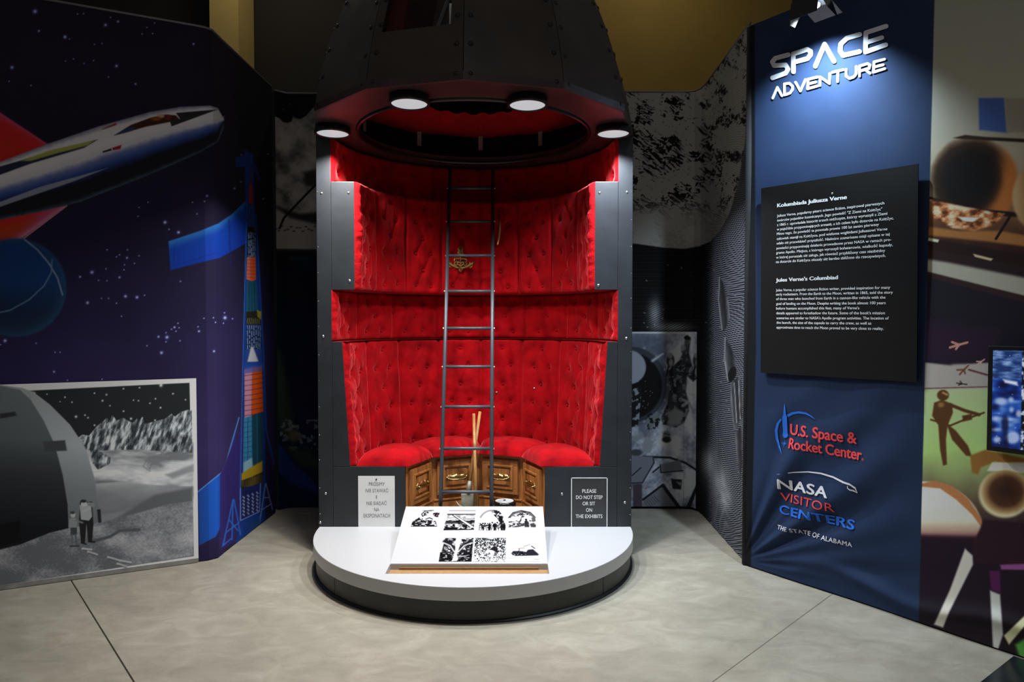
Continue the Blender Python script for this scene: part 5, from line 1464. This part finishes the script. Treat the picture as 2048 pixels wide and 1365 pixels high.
    p.poly([(1876, 846), (1896, 846), (1892, 880), (1894, 930), (1886, 932), (1880, 900)], S, 2); p.poly([(1892, 846), (1912, 862), (1936, 892), (1944, 914), (1932, 912), (1904, 880)], S, 2)
    p.line([(1900, 810), (1930, 822), (1958, 830)], 7, S, 1.5); p.line([(1862, 840), (1900, 852), (1934, 838), (1968, 826)], 4, S, 1.2); p.poly([(1924, 832), (1944, 828), (1944, 840), (1926, 844)], S, 2)
    p.line([(1886, 786), (1894, 790)], 4, (160, 120, 70), 1.5); p.oval(1882, 810, 6, 5, (150, 116, 60), 3, 0.7)
    p.poly([(1940, 912), (1970, 900), (2010, 908), (2060, 920), (2060, 944), (1990, 924), (1962, 936), (1956, 950), (1944, 946)], (138, 96, 44), 3)
    p.poly([(1985, 926), (2060, 926), (2060, 946), (1975, 942)], (206, 200, 160), 3)
    # domes
    p.oval(1846, 1062, 118, 98, lambda xx, yy: ramp(yy, [(960, (206, 198, 168)), (1040, (196, 190, 156)), (1062, (160, 130, 106)), (1082, (96, 40, 56)), (1130, (46, 26, 46)), (1200, (30, 26, 40))]), 3)
    p.poly([(1842, 968), (1868, 962), (1904, 972), (1936, 998), (1962, 1036), (1966, 1060), (1944, 1030), (1912, 1000), (1880, 978), (1842, 974)], (160, 104, 62), 2)
    p.poly([(1838, 1072), (1950, 1076), (1944, 1140), (1920, 1190), (1838, 1200)], (44, 26, 46), 8)
    p.oval(2010, 988, 52, 48, lambda xx, yy: ramp(np.hypot((xx - 2012) / 52, (yy - 984) / 48), [(0, (70, 42, 32)), (0.6, (96, 60, 40)), (0.85, (150, 120, 74)), (1, (190, 176, 130))]), 4)
    p.poly([(1968, 1040), (2040, 1046), (2120, 1060), (2120, 1120), (2040, 1136), (1950, 1130), (1946, 1090)], (58, 32, 44), 4)
    p.poly([(1946, 1128), (2100, 1130), (2100, 1330), (1900, 1260), (1900, 1220)], (42, 30, 42), 4)
    p.poly([(2000, 1130), (2100, 1126), (2100, 1142), (2002, 1140)], (128, 70, 110), 3)
    p.poly([(1978, 1142), (2000, 1142), (2002, 1188), (1982, 1180)], (92, 34, 84), 3)
    p.poly([(1930, 1098), (1945, 1112), (1946, 1130), (1898, 1226), (1886, 1256), (1868, 1250), (1900, 1180)], (176, 168, 146), 3)
    p.poly([(1980, 1182), (2000, 1190), (2006, 1270), (1996, 1300), (1986, 1296)], (170, 168, 150), 3)
    p.poly([(2008, 1272), (2060, 1222), (2060, 1240), (2018, 1290)], (196, 182, 130), 3)
    p.poly([(2030, 1290), (2060, 1270), (2060, 1330), (2040, 1320)], (84, 150, 60), 6)
    left = (1 - sst(-1, 1, x - (1869 - 30.5 * y / 1200))) * (x > 1530)
    right = sst(-1, 1, x - (1869 - 30.5 * y / 1200))[:, None]
    p.c[:] = p.c * (1 - left[:, None]) + plain * left[:, None]
    p.c[:] = p.c * (1 - right) + np.minimum(p.c * (1 + np.array((0.28, 0.32, 0.42)) * sst(50, 120, p.c.mean(1))[:, None] - 0.18 * (1 - sst(40, 90, p.c.mean(1)))[:, None]), 236) * right
    return p
bn = thing('display_wall', 'right front display wall with a navy title banner and colour space art', 'display wall', (1.7, 3.3, 0))
e1 = pl.at(1.62, 0)[:2]; e0 = pl.at(-0.004, 0)[:2]
polyE = [tuple(e0), tuple(e1)]
def warpE(G):
    u = (G[..., 0] - pl.a[0]) * pl.d[0] + (G[..., 1] - pl.a[1]) * pl.d[1]
    return foldz(u, G[..., 2])
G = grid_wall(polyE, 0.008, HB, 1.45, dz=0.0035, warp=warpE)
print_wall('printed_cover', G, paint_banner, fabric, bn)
ec = [tuple(pl.at(-0.004, 0, -0.02)[:2]), tuple(e1 - pl.n[:2] * 0.02)]
backing('core', ec, 0.002, HB - 0.004, 0.05, blackcl, bn)
# rounded corner returning to the rear wall
MB().tube([pl.at(-0.016, 0.006, -0.014), pl.at(-0.016, 1.5, -0.014), pl.at(-0.016, HB, -0.014)], 0.020, 14).build('corner_post', blackcl, bn, smooth=True)
MB().tube([pl.at(-0.016, HB, -0.01), pl.at(1.62, HB, -0.01)], 0.010, 10).build('top_rail', blackcl, bn, smooth=True)

warpT = lambda u, z: float(foldz(u, z))
redp = mat('print_red', (232, 66, 70), 0.7); bluep = mat('print_blue', (24, 104, 214), 0.7); whp = mat('print_white', (214, 214, 220), 0.7)
def uz(px, py): return pl.hit(px, py)
lt = Letters(pl, 0.0065, warpT)
# SPACE: rounded stroke letters; crop scale 3.593 from (1480, 0)
def c3(x, y): return uz(1480 + x / 3.593, y / 3.593)
def S_(pts, w):
    pts = [np.array(q, float) for q in pts]
    for a_, b_ in zip(pts[:-1], pts[1:]):
        d = b_ - a_; n = np.array([-d[1], d[0]]) / np.linalg.norm(d) * w / 2
        lt.put([c3(*(a_ - n)), c3(*(b_ - n)), c3(*(b_ + n)), c3(*(a_ + n))], [(0, 1, 2, 3)])
    for q in pts:
        lt.put([c3(q[0] + w / 2 * math.cos(t), q[1] + w / 2 * math.sin(t)) for t in np.linspace(0, 2 * PI, 19)[:-1]], [tuple(range(18))])
w1 = 33
S_([(355, 397), (262, 422), (240, 447), (252, 474), (335, 470), (352, 500), (335, 528), (240, 562)], w1)
S_([(391, 518), (391, 392), (490, 358), (514, 372), (514, 396), (492, 424), (412, 446)], w1)
S_([(548, 478), (614, 320), (680, 442)], w1)
S_([(862, 248), (770, 276), (728, 318), (722, 366), (745, 400), (860, 372)], w1)
S_([(1050, 188), (905, 236), (903, 374), (1048, 322)], w1); S_([(905, 308), (1020, 270)], w1 * 0.95)
w2 = 18.5
S_([(240, 706), (274, 630), (306, 690)], w2)
S_([(325, 684), (325, 606), (360, 600), (384, 622), (384, 644), (366, 670), (325, 684)], w2)
S_([(406, 594), (440, 656), (476, 576)], w2)
S_([(562, 556), (496, 572), (492, 640), (562, 620)], w2); S_([(494, 606), (550, 592)], w2)
S_([(580, 616), (582, 556), (648, 602), (650, 532)], w2)
S_([(668, 522), (746, 502)], w2); S_([(708, 512), (706, 588)], w2)
S_([(766, 500), (766, 548), (790, 566), (824, 552), (838, 530), (838, 480)], w2)
S_([(862, 548), (862, 476), (918, 458), (936, 468), (930, 492), (866, 512)], w2); S_([(904, 502), (936, 528)], w2)
S_([(1040, 426), (964, 446), (960, 520), (1042, 494)], w2); S_([(962, 484), (1030, 466)], w2)
lt.build('title_lettering', whp, bn, 'white title reading SPACE ADVENTURE')
# logos; crop scale 2.73 from (1480, 760)
def c5(x, y): return uz(1480 + x / 2.73, 760 + y / 2.73)
lt = Letters(pl, 0.0065, warpT)
def T(txt, L, R, top, bold=0.0, sp=1.0, lt_=None):
    l = c5(*L); r = c5(*R); h = c5(*top)[1] - l[1]
    (lt_ or lt).line(txt, l, r, h, bold, sp)
T('U.S. Space &', (274, 298), (636, 350), (274, 242), 0.026, 0.98)
T('Rocket Center', (273, 372), (666, 440), (273, 318), 0.026, 0.98)
T('®', (668, 440), (681, 442), (668, 428), 0.0)
lt.build('red_lettering', redp, bn, 'red lettering of the rocket centre sign')
lt = Letters(pl, 0.0065, warpT)
rk = [(247, 126), (252, 160), (254, 190), (258, 200), (258, 292), (262, 306), (252, 318), (238, 318), (230, 304), (234, 290), (234, 205), (241, 190), (243, 160)]
lt.shape([c5(*q) for q in rk])
def ring(pts, ws):
    pts = [np.array(q, float) for q in pts]; Lo = []; Hi = []
    for i, q in enumerate(pts):
        d = pts[min(i + 1, len(pts) - 1)] - pts[max(i - 1, 0)]; n = np.array([-d[1], d[0]]) / np.linalg.norm(d) * ws[i] / 2
        Lo.append(c5(*(q - n))); Hi.append(c5(*(q + n)))
    for i in range(len(pts) - 1): lt.put([Lo[i], Lo[i + 1], Hi[i + 1], Hi[i]], [(0, 1, 2, 3)])
ring([(262, 198), (286, 184), (320, 178), (360, 184), (392, 202), (410, 216)], [14, 13, 12, 10, 6, 1])
ring([(228, 214), (210, 240), (200, 276), (202, 320), (212, 360), (234, 408)], [8, 12, 13, 12, 9, 1])
for a in range(0, 180, 45):
    q = math.radians(a + 8); r = 22 if a % 90 == 0 else 13
    ring([(242 - r * math.cos(q), 348 - r * math.sin(q)), (242, 348), (242 + r * math.cos(q), 348 + r * math.sin(q))], [0.6, 3.4, 0.6])
T('CENTERS', (216, 726), (622, 820), (216, 682), 0.026, 1.04)
lt.build('blue_lettering', bluep, bn, 'blue rocket emblem and blue word CENTERS')
lt = Letters(pl, 0.0065, warpT)
T('NASA', (222, 592), (482, 644), (222, 540), 0.028, 1.05)
T('THE STATE OF ALABAMA', (211, 812), (614, 914), (211, 790), 0.016, 1.08)
ring([(218, 514), (300, 505), (370, 504), (440, 512), (510, 532), (570, 558), (610, 574)], [1, 5, 7, 8, 9, 10, 4])
ring([(560, 552), (606, 568), (636, 590), (646, 618)], [3, 8, 9, 2]); ring([(596, 578), (596, 590), (608, 600), (626, 604), (646, 618)], [3, 5, 7, 9, 2])
lt.build('white_lettering', whp, bn, 'white word NASA with a swoosh and the state line')
lt = Letters(pl, 0.0065, warpT)
T('VISITOR', (226, 658), (516, 724), (226, 614), -0.004, 1.02)
lt.build('thin_red_lettering', redp, bn, 'thin red word VISITOR')

# ---- information board
ib = thing('information_board', 'black information board with white bilingual text on the navy banner', 'board', pl.at(0.35, 1.3, 0.02))
bp_ = Plane(BA, BB, 0.022)
q = [bp_.hit(*c) for c in ((1522, 746), (1834, 765), (1837, 328), (1523, 377))]
boardm = mat('matt_black_board', (20, 18, 17), 0.55, noise=0.12, nscale=6, spec=0.2)
nu, nv = 25, 33
P = np.empty((nu, nv, 3))
for i in range(nu):
    for j in range(nv):
        s_, t_ = i / (nu - 1), j / (nv - 1)
        uv = (q[0] * (1 - s_) + q[1] * s_) * (1 - t_) + (q[3] * (1 - s_) + q[2] * s_) * t_
        P[i, j] = bp_.at(uv[0], uv[1], 0.0)
o = fast_grid('panel', P, None, boardm, ib, False); so = o.modifiers.new('t', 'SOLIDIFY'); so.thickness = 0.006; so.offset = 0
def c4(x, y): return bp_.hit(1500 + x / 2.967, 320 + y / 2.967)
bt = Letters(bp_, 0.0042)
heads = [('Kolumbiada Juliusza Verne', (165, 282), (576, 232), (165, 262)), ("Jules Verne's Columbiad", (157, 724), (523, 708), (157, 705))]
for s, L, R, tp in heads:
    bt = Letters(bp_, 0.0042)
    l = c4(*L); r = c4(*R); bt.line(s, l, r, (c4(*tp)[1] - l[1]) * 1.05, 0.042)
    bt.build('heading_lettering', whiteink, ib, 'bold white heading')
bt = Letters(bp_, 0.0042)
para = [('Juliusz Verne, popularny pisarz science fiction, inspirował pierwszych', (163, 340), (799, 264)), ('twórców pojazdów kosmicznych. Jego powieść "Z Ziemi na Księżyc"', (163, 367), (787, 300)),
        ('z 1865 r. opowiadała historię trzech mężczyzn, którzy wyruszyli z Ziemi', (163, 394), (817, 326)), ('w pojeździe przypominających armatę, a ich celem było dotarcie na Księżyc.', (162, 420), (855, 354)),
        ('Mimo tego, że powieść ta powstała prawie 100 lat zanim pierwszy', (162, 447), (767, 391)), ('człowiek stanął na Księżycu, pod wieloma względami Juliuszowi Verne', (162, 476), (817, 418)),
        ('udało się przewidzieć przyszłość. Niektóre scenariusze misji opisane w tej', (161, 503), (831, 449)), ('powieści przypominają działania prowadzone przez NASA w ramach pro-', (160, 532), (841, 481)),
        ('gramu Apollo. Miejsce, z którego wyruszyli bohaterowie, wielkość kapsuły,', (158, 559), (849, 512)), ('w której poruszała się załoga, jak również przybliżony czas niezbędny', (158, 587), (804, 546)),
        ('na dotarcie do Księżyca okazały się bardzo zbliżone do rzeczywistych.', (157, 613), (808, 576)),
        ('Jules Verne, a popular science fiction writer, provided inspiration for many', (157, 781), (834, 765)), ('early rocketeers. From the Earth to the Moon, written in 1865, told the story', (157, 806), (850, 794)),
        ('of three men who launched from Earth in a cannon-like vehicle with the', (158, 833), (806, 824)), ('goal of landing on the Moon. Despite writing the book almost 100 years', (158, 861), (807, 857)),
        ("before humans accomplished this feat, many of Verne's", (158, 889), (651, 887)), ("details appeared to foreshadow the future. Some of the book's mission", (159, 917), (803, 917)),
        ("scenarios are similar to NASA's Apollo program activities. The location of", (160, 946), (826, 948)), ('the launch, the size of the capsule to carry the crew, as well as', (160, 973), (722, 978)),
        ('approximate time to reach the Moon proved to be very close to reality.', (160, 1001), (795, 1010))]
for s, L, R in para:
    l = c4(*L); r = c4(*R)
    bt.line(s, l, r, c4(L[0], L[1] - 14.5)[1] - l[1], 0.012)
bt.build('body_lettering', whiteink, ib, 'white lines of Polish and English text')
sc_ = bp_.hit(1665, 388)
t3 = np.array([pl.d, [0, 0, 1.0], pl.n]).T
MB().lathe([(0, 0.005), (0.004, 0.004), (0.006, 0.0)], bp_.at(sc_[0], sc_[1], 0.0035), 12, axis=t3).build('screw', steel, ib, smooth=True)
sp_ = bp_.hit(1665, 500)
for uu, zz in ((q[0][0] + 0.08, 1.2), (q[1][0] - 0.08, 1.2), (q[0][0] + 0.08, 1.75), (q[1][0] - 0.08, 1.75)):
    MB().box(bp_.at(uu, zz, -0.013), (0.03, 0.024, 0.03), np.array([pl.d, pl.n, [0, 0, 1.0]]).T).build('spacer', blackrub, ib)

# ---- spotlight on the banner's top edge
glossb = mat('gloss_black_metal', (10, 10, 12), 0.2, 0.0, 0.6)
flapm = mat('pale_flap', (110, 106, 102), 0.5)
HO = 0.25; hpl = Plane(BA, BB, HO); hh_ = hpl.hit(1621, 24); hp = pl.hit(1640, 12); head = hpl.at(hh_[0], hh_[1], 0.0)
spot = thing('spotlight', 'black spotlight with barn doors clamped on top of the navy banner', 'lamp', tuple(pl.at(hp[0], HB, 0.0)))
Rl = np.array([pl.d, pl.n, [0, 0, 1.0]]).T
MB().tube([pl.at(hp[0], HB - 0.03, -0.02), pl.at(hp[0], HB + 0.16, -0.01), pl.at(hp[0], HB + 0.22, 0.08), head + np.array([0, 0, 0.15])], 0.012, 10).build('arm', glossb, spot, smooth=True)
MB().box(pl.at(hp[0], HB + 0.01, 0.0), (0.06, 0.05, 0.06), Rl).build('clamp', glossb, spot, bevel=0.004)
hd = MB(); 
hd.box(head + np.array([0, 0, 0.075]), (0.135, 0.10, 0.09), Rl)
hd.box(head + np.array([0, 0, 0.14]), (0.10, 0.08, 0.05), Rl)
hd.build('housing', glossb, spot, bevel=0.006)
fl = MB()
def flap(c, u0, u1, tilt, hgt, side):
    """trapezoid door hinged at the housing mouth"""
    pass
zt_ = 0.03
def fq(pts, name, m):
    P4 = [head + pl.d * a_ + pl.n * b_ + np.array([0, 0, c_]) for a_, b_, c_ in pts]
    nrm = np.cross(P4[1] - P4[0], P4[2] - P4[0]); nrm /= np.linalg.norm(nrm)
    MB().prism(P4, nrm * 0.0025).build(name, m, spot)
fq([(-0.068, 0.05, 0.05), (0.068, 0.05, 0.05), (0.068, 0.066, -0.035), (-0.068, 0.066, -0.035)], 'barn_door', glossb)
fq([(-0.068, -0.05, 0.05), (0.068, -0.05, 0.05), (0.085, -0.125, 0.0), (-0.05, -0.125, 0.0)], 'barn_door', flapm)
fq([(-0.068, -0.05, 0.05), (-0.068, 0.05, 0.05), (-0.08, 0.04, -0.045), (-0.08, 0.0, -0.045)], 'barn_door', flapm)
fq([(0.068, -0.05, 0.05), (0.068, 0.05, 0.05), (0.10, 0.035, -0.02), (0.105, -0.045, -0.05)], 'barn_door', glossb)
MB().lathe([(0.0005, 0.0), (0.042, 0.0), (0.042, 0.008), (0.0005, 0.008)], head + np.array([0, 0, 0.024]), 24).build('lamp_glass', mat('lit_glass', (236, 240, 255), 0.3, emit=2.0), spot)
ld = bpy.data.lights.new('spotlight_bulb', 'SPOT'); ld.energy = SPOT_W; ld.color = (0.66, 0.86, 1.0); ld.spot_size = math.radians(114); ld.spot_blend = 0.9; ld.shadow_soft_size = 0.018
lo = bpy.data.objects.new('spotlight_bulb', ld); COL.objects.link(lo); lo.parent = spot
p0 = head + np.array([0, 0, 0.016]); tg = pl.hit(1632, 330); aim = pl.at(tg[0], tg[1], 0.0) - p0
lo.location = Vector(p0) - origin(spot); lo.rotation_euler = Vector(aim).to_track_quat('-Z', 'Y').to_euler()

# ---- video screen on the right wall
tv = thing('video_screen', 'black framed video screen showing blurred blue footage on the right wall', 'screen', tuple(pl.at(1.4, 1.3, 0.02)))
vp = Plane(BA, BB, 0.055)
a = vp.hit(1978, 692); b = vp.hit(1972, 901)
u0 = (a[0] + b[0]) / 2; z1 = a[1]; z0 = b[1]; wv = (z1 - z0) * 1.7
Rv = np.array([pl.d, pl.n, [0, 0, 1.0]]).T
MB().box(vp.at(u0 + wv / 2, (z0 + z1) / 2, -0.022), (wv, 0.05, z1 - z0), Rv).build('casing', mat('screen_casing', (14, 14, 16), 0.35), tv, bevel=0.003)
bz = 0.020
def paint_video(x, y):
    p = Ink(x, y, (20, 50, 130))
    f = fbm(x / 26, y / 12, 2); g = fbm(x / 30 + 8, y / 26, 2)
    p.c[:] = ramp(0.55 * f + 0.45 * g, [(0.25, (6, 14, 54)), (0.42, (12, 40, 116)), (0.6, (30, 76, 168)), (0.75, (110, 146, 204)), (0.9, (190, 206, 232))])
    p.poly([(1980, 695), (2044, 698), (2042, 760), (1980, 758)], lambda xx, yy: ramp(fbm(xx / 18, yy / 5, 3), [(0.3, (26, 50, 104)), (0.6, (78, 112, 172)), (0.8, (140, 166, 206))]), 4)
    p.poly([(2006, 759), (2034, 764), (2036, 772), (2010, 766)], (210, 220, 236), 3)
    for cx, cy, rx, ry in ((2002, 803, 12, 7), (2022, 800, 5, 5), (2023, 820, 4, 5), (2038, 828, 6, 7), (1992, 838, 8, 5), (1994, 860, 8, 3), (1994, 880, 7, 6), (2025, 876, 14, 12)): p.oval(cx, cy, rx, ry, (186, 202, 232), 4, 0.8)
    for cx, cy, rx, ry in ((2010, 850, 7, 20), (1990, 815, 8, 5), (2012, 886, 4, 16)): p.oval(cx, cy, rx, ry, (4, 12, 50), 4, 0.85)
    for k in range(12): p.star(1985 + 58 * random.random(), 700 + 190 * random.random(), 0.9, (170, 200, 250))
    idx = np.nonzero(x > 2044 - 0.02 * (y - 690))[0]
    h = fbm(x[idx] / 7, y[idx] / 9, 3)
    p.c[idx] = ramp(h, [(0.42, (10, 12, 18)), (0.56, (70, 90, 130)), (0.64, (200, 206, 220))])
    return p
za, zb_ = z0 + bz, z1 - bz * 0.85
G = np.empty((150, 190, 3))
for i in range(150):
    for j in range(190):
        k = i / 149
        G[i, j] = vp.at(u0 + bz * 0.9 + (wv - 2 * bz) * k * k, za + (zb_ - za) * j / 189, 0.0042)
print_wall('display', G, paint_video, ink_mat('lit_display', 0.3, emit=0.8), tv, label='lit display with blue footage')
MB().box(vp.at(u0 + wv / 2, (z0 + z1) / 2, -0.050), (0.2, 0.012, 0.2), Rv).build('wall_bracket', blackrub, tv)

# ---- dark floor panel at the lower right corner
k0, k1 = floor_pt(2027, 1316), floor_pt(1965, 1365)
dk = (k1 - k0) / np.linalg.norm(k1 - k0); pk0 = k0 + dk * 0.0; pk1 = k0 + dk * 1.3; off = np.array([-dk[1], dk[0], 0]); off = off if off[0] > 0 else -off
mb = MB().prism([pk0 + [0, 0, .001], pk1 + [0, 0, .001], pk1 + off * 0.9 + [0, 0, .001], pk0 + off * 0.35 - dk * 0.0 + [0, 0, .001]], (0, 0, 0.006))
fm = mb.build('floor_panel', mat('dark_floor_vinyl', (26, 32, 38), 0.25, noise=0.3, nscale=6), None, at=tuple((pk0 + pk1) / 2), bevel=0.001)
tag(fm, 'glossy dark panel lying on the floor at the foot of the right wall', 'floor panel')
